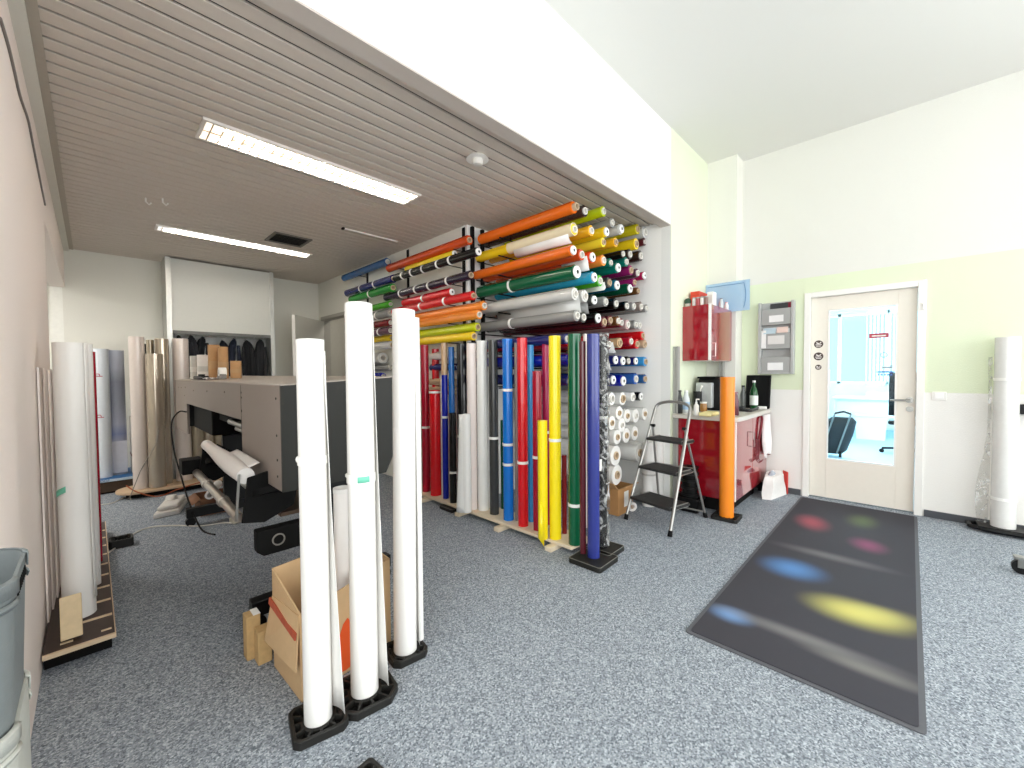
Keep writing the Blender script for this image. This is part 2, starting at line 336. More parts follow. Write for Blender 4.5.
# the stickers on the glass
def onglass(y0, y1, z0, z1): return M().box(lx+0.0165, lx+0.0178, y0, y1, z0, z1)
a = PX(869, 338, lx+0.017); b_ = PX(889, 333, lx+0.017)
rs = tag(obj('sticker', onglass(b_.y, a.y, (a.z+b_.z)/2-0.022, (a.z+b_.z)/2+0.022), M_STKR), 'red strip sticker with white lettering on the door glass', 'sticker')
obj('sticker_lettering', M().box(lx+0.0155, lx+0.0164, b_.y+0.02, a.y-0.02, (a.z+b_.z)/2-0.008, (a.z+b_.z)/2+0.004), M_STKW, rs)
c = PX(884, 355, lx+0.017)
ov = tag(obj('sticker', M().hollow((lx+0.0165, c.y, c.z), (lx+0.0178, c.y, c.z), 0.027, 0.018, 24), mat('decal_grey', '8d949a', 0.5)), 'small round grey emblem sticker under red strip on glass', 'sticker')
c = PX(886, 367, lx+0.017)
t1 = tag(obj('sticker', onglass(c.y-0.045, c.y+0.03, c.z-0.012, c.z+0.004).box(lx+0.0165, lx+0.0178, c.y-0.045, c.y-0.025, c.z+0.006, c.z+0.018), mat('decal_grey2', '9aa3a8', 0.5)), 'grey lettering decal on the glass above the blue bar', 'sticker')
c = PX(885, 372, lx+0.017)
t2 = tag(obj('sticker', onglass(c.y-0.058, c.y+0.058, c.z-0.007, c.z+0.008), mat('decal_blue', '5a72b4', 0.5)), 'narrow blue bar decal low on the door glass', 'sticker')
for k in range(5): obj('decal_mark', onglass(c.y-0.05+k*0.022, c.y-0.038+k*0.022, c.z-0.034, c.z-0.016), mat('decal_blue', '5a72b4', 0.5), t2)
sw = thing('light_switch', 'white square rocker light switch right of the cream door', 'switch', (XD, -0.178, 1.065))
obj('switch_plate', M().box(XD-0.010, XD, -0.222, -0.134, 1.028, 1.102), M_FRAME, sw, bev=0.004)
obj('rocker', M().box(XD-0.015, XD-0.010, -0.205, -0.151, 1.042, 1.088), mat('rocker_white', 'f4f3f0', 0.3), sw, bev=0.003)

# ---- the next room beyond the glazed door
NX = 11.8
struct('floor_office', M().box(XD+0.14, NX, -2.2, 3.2, -0.12, 0), mat('office_floor', 'a6bfce', 0.6, scale=60, var=0.15), 'pale blue floor of the office beyond the door', 'floor')
struct('floor_sill', M().box(XD, XD+0.14, FY0, FY1, -0.12, 0.003), M_CARPET, 'carpet strip under the glazed door', 'floor')
M_OFF = mat('office_paint', 'eef4f6', 0.8)
wo = M().box(NX, NX+0.12, -2.2, -0.45, 0, 2.9).box(NX, NX+0.12, 2.0, 3.2, 0, 2.9).box(NX, NX+0.12, -0.45, 2.0, 0, 0.98).box(NX, NX+0.12, -0.45, 2.0, 2.55, 2.9)
wo.box(XD+0.14, NX, 3.2, 3.3, 0, 2.9).box(XD+0.14, NX, -2.3, -2.2, 0, 2.9)
struct('wall_office', wo, M_OFF, 'white walls of the bright office beyond the glazed door', 'wall')
struct('ceiling_office', M().box(XD+0.14, NX+0.12, -2.3, 3.3, 2.9, 3.0), M_OFF, 'white ceiling of the office beyond the glazed door', 'ceiling')
struct('wall_office_divider', M().box(XD+0.14, XD+0.2, -2.2, -0.2, 0, 2.9), M_OFF, 'white back of the door wall inside the office', 'wall')
wf = M()
for yy in (-0.45, 0.33, 1.14, 1.94): wf.box(NX+0.02, NX+0.07, yy, yy+0.06, 0.98, 2.55)
wf.box(NX+0.02, NX+0.07, -0.45, 2.0, 0.98, 1.03).box(NX+0.02, NX+0.07, -0.45, 2.0, 2.49, 2.55)
wn = struct('window_4', wf, M_FRAME, 'wide white framed office window seen through the door glass', 'window')
obj('window_glass', M().box(NX+0.04, NX+0.046, -0.40, 1.96, 0.97, 2.5), glass('window_glass_tint', 'd8f2f8'), wn)
vb = M()
for k in range(19):
    yy = -0.42+k*0.062
    vb.obox((NX-0.06, yy, 1.75), (0.02, 0.014, 0), (0.0006, -0.0008, 0), (0,0,0.80))
bl = tag(obj('vertical_blind', vb, mat('blind_white', 'e6f3f6', 0.7)), 'white vertical slat blind drawn over half the office window', 'blind')
# ---- office furniture
M_OW = mat('office_white', 'dfe6e8', 0.6)
dk = thing('office_desk', 'white desk with a full front panel in the office beyond', 'desk', (10.6, 0.5, 0))
obj('desk_top', M().box(10.3, 11.0, -0.35, 1.12, 0.72, 0.75), M_OW, dk, bev=0.004)
obj('front_panel', M().box(10.36, 10.38, -0.30, 1.06, 0.22, 0.72), M_OW, dk)
for yy in (-0.33, 1.06): obj('desk_leg', M().box(10.32, 10.98, yy, yy+0.04, 0, 0.72), M_OW, dk)
bx = thing('white_bin', 'white square waste bin in front of the office desk', 'bin', (10.15, 0.55, 0))
obj('bin_body', M().grid([[(10.15+sx*h, 0.52+sy*w, z) for sx, sy in ((-1,-1),(1,-1),(1,1),(-1,1))] for z, h, w in ((0,.13,.20),(.42,.14,.22))], True), mat('bin_white', 'e9edee', 0.5), bx)
obj('bin_rim', M().box(10.0, 10.30, 0.285, 0.755, 0.42, 0.445), M_OW, bx, bev=0.004)
obj_p = thing('paper_stack', 'flat white paper stack lying on the office desk', 'paper', (10.6, 0.3, 0.75))
st = M()
for k in range(8): st.box(10.42+0.005*(k%3), 10.78, 0.02-0.006*(k%2), 0.60+0.01*(k%3), 0.75+0.012*k, 0.75+0.012*k+0.011)
obj('sheets', st, mat('paper_white', 'f2f3f2', 0.8), obj_p)
mo = thing('monitor', 'grey desktop screen at the right end of the office desk', 'monitor', (10.7, 0.02, 0.75))
obj('screen', M().box(10.66, 10.70, -0.30, 0.10, 0.86, 1.16), mat('monitor_grey', '5f6870', 0.4), mo, bev=0.005)
obj('monitor_stand', M().box(10.62, 10.78, -0.16, 0.0, 0.75, 0.765).box(10.695, 10.72, -0.11, -0.06, 0.765, 0.95), M_BLACK, mo)
sh = thing('office_shelf', 'tall white narrow shelf with dark folders left of the office desk', 'shelf', (9.6, 1.22, 0))
obj('side_panel', M().box(9.4, 9.8, 1.10, 1.12, 0, 1.3).box(9.4, 9.8, 1.40, 1.42, 0, 1.3), M_OW, sh)
obj('shelf_board', M().box(9.4, 9.8, 1.12, 1.40, 0.05, 0.07).box(9.4, 9.8, 1.12, 1.40, 0.45, 0.47).box(9.4, 9.8, 1.12, 1.40, 0.85, 0.87).box(9.4, 9.8, 1.12, 1.40, 1.28, 1.30), M_OW, sh)
for k, (z, yy, c) in enumerate(((0.07, 1.14, '2d2f33'), (0.47, 1.2, '8a9096'), (0.47, 1.29, '2d2f33'), (0.87, 1.15, '2d2f33'), (0.87, 1.27, '5a7fa8'))):
    fo = thing('folder', ('dark folder alone on the bottom board of office shelf', 'grey folder on the middle board of office shelf', 'dark folder on the middle board of office shelf', 'dark folder on the upper board of office shelf', 'blue folder on the upper board of office shelf')[k], 'folder', (9.55, yy, z))
    obj('cover', M().box(9.42, 9.70, yy, yy+0.07, z, z+0.31), mat('folder_'+c, c, 0.5), fo, bev=0.003)
    obj('spine_label', M().box(9.4185, 9.4198, yy+0.012, yy+0.058, z+0.12, z+0.24), mat('paper_white', 'f2f3f2', 0.8), fo)
tb = thing('trolley_bag', 'black rolling bag with silver handle rails leaning in the office', 'bag', (7.75, 0.86, 0))
def tbp(u, v, w): return Vector((7.75+u-0.25*w, 0.86+v-0.28*w, 0.05+w))
obj('bag_body', M().grid([[tbp(0.11*_c(2*PI*i/20)*k, 0.19*_s(2*PI*i/20)*k, w) for i in range(20)] for w, k in ((0,.75),(.06,.98),(.3,1.0),(.5,.92),(.56,.6))], True), mat('bag_black', '23262a', 0.55, bump=0.2), tb)
for s_ in (-0.09, 0.09): obj('handle_rail', M().path([tbp(-0.11, s_, 0.02), tbp(-0.125, s_, 0.35), tbp(-0.12, s_, 0.62)], 0.011), M_STEEL, tb)
obj('grip', M().path([tbp(-0.12, -0.09, 0.62), tbp(-0.12, 0, 0.65), tbp(-0.12, 0.09, 0.62)], 0.014), M_BLACK, tb)
for s_ in (-0.13, 0.13): obj('wheel', M().cyl((7.70, 0.86+s_-0.015, 0.05), (7.70, 0.86+s_+0.015, 0.05), 0.05, n=20), M_BLACK, tb)
oc = thing('office_chair', 'dark office chair at the right edge of the door glass', 'chair', (8.6, 0.06, 0))
obj('seat', M().box(8.38, 8.82, -0.18, 0.24, 0.46, 0.53), M_BLACK, oc, bev=0.03)
obj('backrest', M().grid([[(8.44+0.03*u*u, 0.03+0.2*u, z) for u in (-1,-.5,0,.5,1)] for z in (0.6, 0.8, 1.1, 1.25)]), M_BLACK, oc, solid=0.05)
obj('post', M().cyl((8.6, 0.03, 0.10), (8.6, 0.03, 0.46), 0.025).bar((8.6, 0.03, 0.48), (8.45, 0.03, 0.75), 0.05, 0.02), M_STEEL, oc)
for k in range(5):
    a = 2*PI*k/5+0.3; ft = obj('chair_foot', M().bar((8.6, 0.03, 0.10), (8.6+0.28*_c(a), 0.03+0.28*_s(a), 0.07), 0.04, 0.03), M_BLACK, oc)
    obj('caster', M().cyl((8.6+0.28*_c(a)-0.02, 0.03+0.28*_s(a), 0.03), (8.6+0.28*_c(a)+0.02, 0.03+0.28*_s(a), 0.03), 0.03), M_BLACK, ft)

# ------------------------------------------------------------------ film colours
FILM = {}
def film(name, col, rough=0.22, coat=0.4, **k):
    FILM[name] = mat('film_'+name.replace(' ', '_'), col, rough, 0, var=0.04, scale=12, coat=coat, bump=0.04, bscale=25, **k)
for nm, c in (('orange','ef6f14'),('dark orange','d0470f'),('light orange','f29238'),('dark brown','33231d'),('brown','6b4524'),('lime','c3d517'),('bright green','4fb52b'),
              ('silver grey','bfc0bf'),('light grey','d3d2cd'),('mid grey','8f8f8c'),('charcoal','3c3c3b'),('black','0b0b0c'),('cream','ebdcb8'),('yellow','f5d21c'),('golden yellow','eeb01d'),
              ('olive yellow','cfc321'),('red orange','e34319'),('teal','0a7566'),('dark green','0d5138'),('deep green','075c3a'),('cyan','2aa9cf'),('blue green','0f6b86'),('purple','8d1f63'),
              ('magenta','b01d52'),('maroon','5b1f28'),('bordeaux','7a2630'),('dusky pink','c3a7a4'),('red','d6161f'),('crimson','a8132c'),('tan','c4a27c'),('navy','1c2468'),('bright blue','0a72cf'),
              ('sky blue','3f9ede'),('mid blue','2f5fae'),('royal blue','0d1d9e'),('white','f3f2ee'),('steel blue','2a5c94'),('dark purple','241a33'),('green','1c8a2c'),('plum','5d3a4a'),
              ('slate blue','2c3682'),('light yellow','f7e23a'),('bright yellow','fbe31b'),('dark red','7c1016'),('beige','c9ad8e'),('pinkish white','efe3de'),('taupe','8e8078'),('blue','1f6bb8')):
    film(nm, c)
M_CORE = mat('cardboard_core', 'c9b193', 0.8, var=0.1)
M_COREW = mat('white_core', 'e9e5dd', 0.6)
M_CAP = mat('white_plug', 'f3f3f1', 0.35)
M_TAPE = mat('paper_tape', 'f4f3ee', 0.6)
M_TAPEG = mat('green_tape', '74c7ab', 0.5)

def hroll(name, label, group, near, far, r, colour, end='core', tape=(), bare=0.0, thick=0.66):
    """a film roll lying along near->far; end: core / white / plug"""
    near, far = Vector(near), Vector(far); d = (far-near).normalized()
    root = thing(name, label, 'roll', near - Vector((0, 0, r)), group)
    ri = r*thick
    s0 = near + d*(0.012+bare)
    w = M().hollow(s0, far, r, ri, 22)
    # the outer edge of the sheet, a small step along the roll
    x = d.cross(Vector((0,0,1))).normalized(); up = x.cross(d)
    a = random.uniform(0.5, 2.6); q = x*_c(a)+up*_s(a); t = -x*_s(a)+up*_c(a)
    w.obox((s0+far)/2 + q*(r+0.0006), d*((far-s0).length/2), t*r*0.5, q*0.0012)
    obj('film', w, FILM[colour], root)
    cm = {'core': M_CORE, 'white': M_COREW, 'plug': M_CAP}[end]
    obj('core', M().hollow(near, far + d*0.012, ri*0.995, ri*0.72, 18), M_CORE if end == 'core' else M_COREW, root)
    if end == 'plug':
        obj('end_plug', M().cyl(near - d*0.006, near + d*0.004, r*0.84, r*0.86, 22).hollow(near - d*0.010, near - d*0.006, r*0.42, r*0.30, 14), M_CAP, root)
        obj('plug_hole', M().cyl(near - d*0.0085, near - d*0.006, r*0.29, n=12), M_BLACK, root)
    L = (far-near).length
    for tt in tape:
        c = near + d*(L*tt)
        obj('tape_band', M().hollow(c - d*0.012, c + d*0.012, r+0.0035, r-0.001, 22), M_TAPE, root)
    return root

# ------------------------------------------------------------------ rolls on the rack in the recess
YE = 1.90
ROWS = [
 ('top', [(576.6,206.5,10,'orange','core',.022),(584,211.4,9.5,'dark brown','white'),(602.7,211.5,9,'lime','white'),(613,222.5,8,'mid grey','white'),(621,229,9,'light grey','plug'),(644,216.5,10,'silver grey','white')]),
 ('second', [(575.7,229,9.5,'cream','white'),(590.4,231,9,'golden yellow','white'),(605,232.5,8.5,'yellow','plug'),(641,228.5,8.5,'olive yellow','core')]),
 ('third', [(605,241.6,8,'light yellow','core'),(615,242.5,8,'golden yellow','core'),(638,243.6,9.5,'yellow','core'),(648,241,6,'maroon','white')]),
 ('fourth', [(574.6,250,9.5,'orange','plug'),(583,254.5,9.5,'dark orange','white'),(593.5,257,9.5,'red orange','plug'),(603,260.6,9,'light orange','white'),(622.5,254,7,'black','white'),(631.5,254,8.5,'dark brown','white'),(643,255.4,9,'dark brown','white')]),
 ('fifth', [(612,262.5,7,'teal','white'),(619.5,267.5,9,'teal','plug'),(628,261.5,8,'teal','white'),(632.5,270,8.5,'purple','core'),(637.5,273,7.5,'plum','white'),(642.5,276,7,'magenta','plug')]),
 ('sixth', [(575.2,272.3,12.5,'deep green','plug'),(592.7,277.6,9.5,'cyan','plug'),(602.5,280.5,9.5,'bright green','white'),(610.5,282.5,8.5,'charcoal','core'),(618.5,285,9,'blue green','plug'),(629.5,288.7,8.5,'dark green','plug'),(634,282.5,7,'purple','core'),(638,291,6,'brown','core')]),
 ('seventh', [(575.2,294,10.5,'light grey','white'),(585.5,296,10.5,'light grey','white'),(595,300,9,'charcoal','plug'),(607.4,301.5,8.5,'mid grey','white'),(618,303.4,9,'black','white'),(627.2,305.9,8.5,'black','white'),(635.2,306,7.5,'mid grey','white'),(641,306.5,7.5,'taupe','white'),(646,308.5,6.5,'mid grey','white')]),
 ('eighth', [(576.3,315.6,10,'mid grey','white'),(585.8,317,9.5,'charcoal','white'),(597,318.3,9.5,'black','plug'),(603.5,322,9.5,'maroon','core'),(611,320.3,8.5,'maroon','core'),(617.5,321,8,'brown','white'),(623.5,322.5,8,'bordeaux','white'),(630.5,324.5,8.5,'dusky pink','white'),(637,324.5,7.5,'mid grey','white'),(642.5,325,7,'silver grey','white')]),
 ('ninth', [(567,339,9,'navy','white'),(577,342,9,'red','core'),(588,343,9,'crimson','core'),(600,343,9,'red','core'),(611,344,9,'maroon','white'),(621,342.8,9,'tan','core'),(630,341.5,8,'crimson','white'),(638.7,344,8.5,'red','core'),(646.5,344,7,'beige','core'),(646.5,335.8,7.5,'red','core')]),
 ('tenth', [(570,360,10,'royal blue','plug'),(583,361,9.5,'royal blue','white'),(595,361,9.5,'navy','white'),(606,361,9,'navy','plug'),(616.5,360,8.5,'navy','plug'),(624,361,8.5,'slate blue','plug'),(631,361,7.5,'black','white'),(637.5,361,7,'navy','plug'),(645,361.6,8,'sky blue','core')]),
 ('eleventh', [(572,381,10,'navy','white'),(585,381,10,'royal blue','white'),(598,381,10,'navy','white'),(615,380,9,'navy','plug'),(625,381,9.5,'royal blue','plug'),(638,379,9.5,'mid blue','white'),(646,379,8,'steel blue','core')]),
 ('twelfth', [(612,399,11,'white','white'),(625.5,399,11,'white','core'),(634.5,397,8,'white','white'),(642.5,396.5,7.5,'black','plug')]),
]
GR = 'film rolls on the recess rack'
lows = []
def rowrolls():
    allr = []
    for rn, row in ROWS:
        for it in row:
            x, y, d, c, e = it[:5]
            p = PY(x, y, YE); r = size(d, p)/2*1.13
            allr.append([rn, p.x, p.z, r, c, e, it[5] if len(it) > 5 else 0.0])
    # settle: push apart rolls that would pass through each other
    for _ in range(300):
        moved = False
        for i in range(len(allr)):
            for j in range(i):
                a, b = allr[i], allr[j]
                dx, dz = a[1]-b[1], a[2]-b[2]; D = math.hypot(dx, dz) or 1e-6; need = a[3]+b[3]+0.003
                if D < need:
                    k = (need-D)/2/D; a[1] += dx*k; a[2] += dz*k; b[1] -= dx*k; b[2] -= dz*k; moved = True
        for a in allr:
            if a[1]+a[3] > XN-0.01: a[1] = XN-0.01-a[3]; moved = True
            if a[2]+a[3] > ZC-0.02: a[2] = ZC-0.02-a[3]; moved = True
        if not moved: break
    return allr
ALLR = rowrolls()
END_WORDS = {'core': 'brown core', 'white': 'white core', 'plug': 'white end plug'}
for rn, _ in ROWS:
    rr = sorted([a for a in ALLR if a[0] == rn], key=lambda a: a[1])
    lows.append((rn, rr))
    for i, a in enumerate(rr):
        jit = random.uniform(-0.02, 0.02)
        lab = '%s film roll, %s from left in the %s row of roll ends' % (a[4], ORD[i], rn)
        hroll('film_roll', lab, GR, (a[1], YE+jit, a[2]), (a[1], 3.05+random.uniform(-0.03, 0.05), a[2]), a[3], a[4], a[5],
              tape=((0.62,) if (rn, i) in (('sixth', 0), ('eighth', 0)) else ()), bare=a[6])
# sheets that have come loose and hang from some of the rolls
def hang(root_lab, w, drop, y0, y1, m, curl=0.03):
    root = next(o for o in COL.objects if o.get('label') == root_lab)
    near = Vector(root.location); r = None
    for c in root.children:
        if c.name.startswith('film'): r = c.dimensions.x/2
    cx, cz = near.x, near.z + r
    rows = []
    for yy in (y0, (y0*2+y1)/3, (y0+2*y1)/3, y1):
        row = []
        for k in range(9):
            v = k/8
            if v < 0.4: a = PI*0.98 + PI*0.30*(v/0.4); row.append((cx+(r+0.003)*_c(a), yy, cz+(r+0.003)*_s(a)))
            else:
                t_ = (v-0.4)/0.6; a = PI*1.28; x0, z0 = cx+(r+0.003)*_c(a), cz+(r+0.003)*_s(a); row.append((x0+w*t_*t_, yy, z0-drop*t_+curl*t_*t_*t_*0.5))
        rows.append(row)
    obj('loose_sheet', M().grid(rows), m, root, solid=0.0015)

def sheet(label, pts0, pts1, m, cat='film sheet', name='loose_sheet'):
    return tag(obj(name, M().grid([pts0, pts1]), m, solid=0.0015), label, cat)
# ------------------------------------------------------------------ big white rolls low in the recess
WR = [(620.7,414.4,10),(628.5,416.2,10),(637,416,10),(646,414,9),(613,423,10.5),(622.7,424.4,10.5),(618.8,436.5,11),(627.5,435.5,11),(636,433.5,10.5),(641,453,14),(617,457,15),(618,474,15)]
WLAB = ['far left','second from left','third from left','rightmost']
wl = ['first','second','third','fourth']
lab_w = ['white paper roll, leftmost in the upper row of bare white rolls','white paper roll, second in the upper row of bare white rolls','white paper roll, third in the upper row of bare white rolls','white paper roll, rightmost in the upper row of bare white rolls',
 'white paper roll, left one in the middle row of bare white rolls','white paper roll, right one in the middle row of bare white rolls','white paper roll, leftmost in the lower row of bare white rolls','white paper roll, middle one in the lower row of bare white rolls','white paper roll, rightmost in the lower row of bare white rolls',
 'thick white roll lying under the stack of small white rolls','thick white roll half behind the plastic wrapped black roll','thick white roll lying lowest, just above the cardboard box']
wrs = []
for (x, y, d) in WR:
    p = PY(x, y, 1.88); wrs.append([p.x, p.z, size(d, p)/2*1.32])
for _ in range(400):
    mv = False
    for i in range(len(wrs)):
        for j in range(i):
            a, b = wrs[i], wrs[j]; dx, dz = a[0]-b[0], a[1]-b[1]; D = math.hypot(dx, dz) or 1e-6; need = a[2]+b[2]+0.002
            if D < need: k = (need-D)/2/D; a[0] += dx*k; a[1] += dz*k; b[0] -= dx*k; b[1] -= dz*k; mv = True
    for a in wrs:
        if a[0]+a[2] > XN-0.01: a[0] = XN-0.01-a[2]; mv = True
    if not mv: break
for i, a in enumerate(wrs):
    hroll('paper_roll', lab_w[i], 'white paper rolls low in the recess', (a[0], 1.88, a[1]), (a[0], 3.0, a[1]), a[2], 'white', 'core' if i not in (2, 5) else 'white', thick=0.42)

# ------------------------------------------------------------------ the rack itself
rk = thing('roll_rack', 'black metal rack with long arms carrying rolls in the recess', 'rack', (3.3, 2.6, 0))
for yy in (2.72, 3.08):
    obj('upright', M().box(XN-0.022, XN-0.002, yy-0.025, yy+0.025, 0, ZC-0.02), M_MATTE_BLACK, rk)
obj('upright', M().box(2.625, 2.655, 3.085, 3.115, 0, ZC-0.02), M_MATTE_BLACK, rk)
obj('upright', M().box(2.755, 2.785, 3.085, 3.115, 0, ZC-0.02), M_MATTE_BLACK, rk)
for rn, rr in lows:
    for yy in (2.72, 3.02):
        # each arm follows the undersides of its row
        segs = [(2.60, min(a[2]-a[3] for a in rr[:1])-0.008)]
        z = min(a[2]-a[3] for a in rr)-0.007
        obj('arm', M().cyl((max(2.62, rr[0][1]-0.05), yy, z), (XN-0.01, yy, z), 0.006, n=8), M_MATTE_BLACK, rk)

# ------------------------------------------------------------------ left rack: rolls lying along the alcove wall
LR = [ # near px, far px, d px (near), X plane, colour, end, tapes, label
 ((470,235.5),(389,265),9,2.50,'dark orange','core',(),'dark orange film roll at the top of the left wall rack'),
 ((388,265.5),(344.5,280.5),7.5,2.50,'steel blue','white',(),'steel blue film roll at the top far end of left rack'),
 ((454.5,253),(407,267.5),7,2.50,'yellow','plug',(),'short yellow film roll on left rack under the dark orange roll'),
 ((478.5,251.7),(395.5,280),8.5,2.42,'black','plug',(.28,.42,.6,.75,.88),'dark green black wrapped roll with white tape bands on left rack'),
 ((394,278.5),(347.5,294.4),8,2.46,'navy','core',(.35,.65),'navy film roll at the far end of left rack under blue roll'),
 ((471,274),(385.7,296),9,2.46,'dark purple','core',(.22,.42,.58,.78),'dark purple film roll with tape bands on left rack'),
 ((394,288.4),(352,300),8,2.42,'green','core',(.5,),'green film roll at the far end of left rack'),
 ((452,292),(404,303.5),7.5,2.50,'red','plug',(.55,),'shorter red film roll in the pair of red rolls'),
 ((474,295.5),(394,309.5),8.5,2.42,'red','core',(.3,.6),'longer glossy red film roll in the pair of red rolls'),
 ((485,305.6),(412,317),9,2.48,'light orange','white',(),'light orange film roll, upper of the two orange rolls'),
 ((480,314.5),(412,324.5),9,2.42,'light orange','white',(),'light orange film roll, lower of the two orange rolls'),
 ((478.5,327),(398,334),8.5,2.48,'lime','core',(),'lime green film roll above a yellow one on left rack'),
 ((474.7,336),(398,341.5),8.5,2.42,'yellow','core',(),'yellow film roll under the lime green one on left rack'),
 ((391,304),(366,307.5),6,2.48,'bright green','white',(),'small bright green roll between the two tall white rolls'),
 ((391,313),(366,316.5),8,2.42,'mid grey','white',(.5,),'plastic wrapped grey roll above the dark red one'),
 ((391,322.5),(366,325.5),7,2.46,'dark red','white',(),'dark red roll seen between the two tall white rolls'),
 ((391,330.5),(366,333.5),7.5,2.42,'plum','white',(.4,),'plum roll under the dark red one, between white rolls'),
 ((392,337.8),(366,340.2),6,2.50,'yellow','core',(),'small yellow roll seen between the two tall white rolls'),
 ((392.5,345),(366,347),7,2.42,'light grey','core',(),'light grey roll under the small yellow roll'),
 ((386,358),(366,358.5),11,2.42,'light grey','white',(),'thick light grey roll near the black printer end'),
 ((391,367.5),(366,368),6,2.42,'mid grey','white',(),'thin grey roll under the thick light grey one'),
 ((384,376),(366,376),6,2.50,'royal blue','white',(),'royal blue roll, upper of the two by the printer end'),
 ((384,383.5),(366,383.5),6,2.44,'royal blue','white',(),'royal blue roll, lower of the two by the printer end'),
 ((459,355),(432,355),8,2.44,'white','white',(),'white roll whose ring end shows behind black upright rolls'),
 ((459,367),(432,367),7,2.44,'navy','white',(),'navy roll lying behind the upright black rolls'),
 ((458,382.5),(432,382),7.5,2.46,'beige','core',(),'beige roll, upper of a pair behind upright black rolls'),
 ((458,391),(432,390.5),7.5,2.46,'beige','core',(),'beige roll, lower of a pair behind upright black rolls'),
]
lrows = []
for (n, f, d, X_, c, e, tp, lab) in LR:
    if n[1] > 352: X_ = 2.555
    pn = PX(*n, X_); r = size(d, pn)/2
    pf = PX(*f, X_)
    z = pn.z
    lrows.append([pn, pf, r, c, e, tp, lab, X_])
# settle neighbours vertically where they share a stretch of wall
for _ in range(300):
    mv = False
    for i in range(len(lrows)):
        for j in range(i):
            a, b = lrows[i], lrows[j]
            if min(a[1].y, b[1].y) < max(a[0].y, b[0].y) - 0.03: continue
            dx, dz = a[0].x-b[0].x, a[0].z-b[0].z; D = math.hypot(dx, dz) or 1e-6; need = a[2]+b[2]+0.003
            if D < need:
                k = (need-D)/2/D
                a[0].z += dz*k; b[0].z -= dz*k; a[0].x += dx*k; b[0].x -= dx*k; mv = True
    for a in lrows:
        if a[0].x + a[2] > XS-0.012: a[0].x = XS-0.012-a[2]; mv = True
        lim = 0.21 if a[0].z > 1.6 else 0.085
        if a[0].x + a[2] < XS-lim: a[0].x = XS-lim-a[2]+0.001; mv = True
    if not mv: break
for a in lrows:
    hroll('film_roll', a[6], 'film rolls on the left wall rack', a[0], (a[0].x, a[1].y, a[0].z), a[2], a[3], a[4], tape=a[5])
lk = thing('wall_rack', 'black wall rack carrying rolls along the alcove wall, left', 'rack', (XS, 4.0, 0))
for yy in (3.0+0.18, 4.2, 5.2):
    obj('upright', M().box(XS-0.010, XS-0.001, yy-0.02, yy+0.02, 0.4, ZC-0.02), M_MATTE_BLACK, lk)
for a in lrows:
    for yy in (3.18, 4.2, 5.2):
        if a[0].y < yy-0.05 and a[1].y > yy+0.05:
            z = a[0].z-a[2]-0.006
            obj('arm', M().cyl((a[0].x-a[2]*0.7, yy, z), (XS-0.01, yy, z), 0.0045, n=8), M_MATTE_BLACK, lk)
r_ = next(o for o in COL.objects if o.get('label') == 'cream film roll, first from left in the second row of roll ends')
for c_ in r_.children:
    if c_.name.startswith('film'): rr_ = c_.dimensions.x/2; c_.data.materials[0] = FILM['yellow']
q_ = Vector(r_.location)+Vector((0,0,rr_))
obj('outer_wrap', M().hollow(q_+Vector((0,0.012,0)), q_+Vector((0,0.72,0)), rr_+0.0045, rr_-0.002, 24), FILM['cream'], r_)
hang('cream film roll, first from left in the second row of roll ends', 0.05, 0.075, 1.95, 2.55, FILM['white'])
hang('red orange film roll, third from left in the fourth row of roll ends', 0.02, 0.085, 1.93, 2.2, FILM['white'])
hang('light grey film roll, second from left in the seventh row of roll ends', 0.03, 0.13, 1.93, 2.9, FILM['light grey'])
hang('charcoal film roll, third from left in the seventh row of roll ends', 0.02, 0.09, 1.95, 2.6, FILM['mid grey'])
hang('charcoal film roll, fourth from left in the sixth row of roll ends', -0.06, 0.06, 1.93, 2.3, FILM['white'], 0.04)
hang('tan film roll, sixth from left in the ninth row of roll ends', 0.05, 0.07, 1.95, 2.5, FILM['white'])
hang('navy film roll, fifth from left in the tenth row of roll ends', 0.04, 0.07, 1.95, 2.5, FILM['white'])
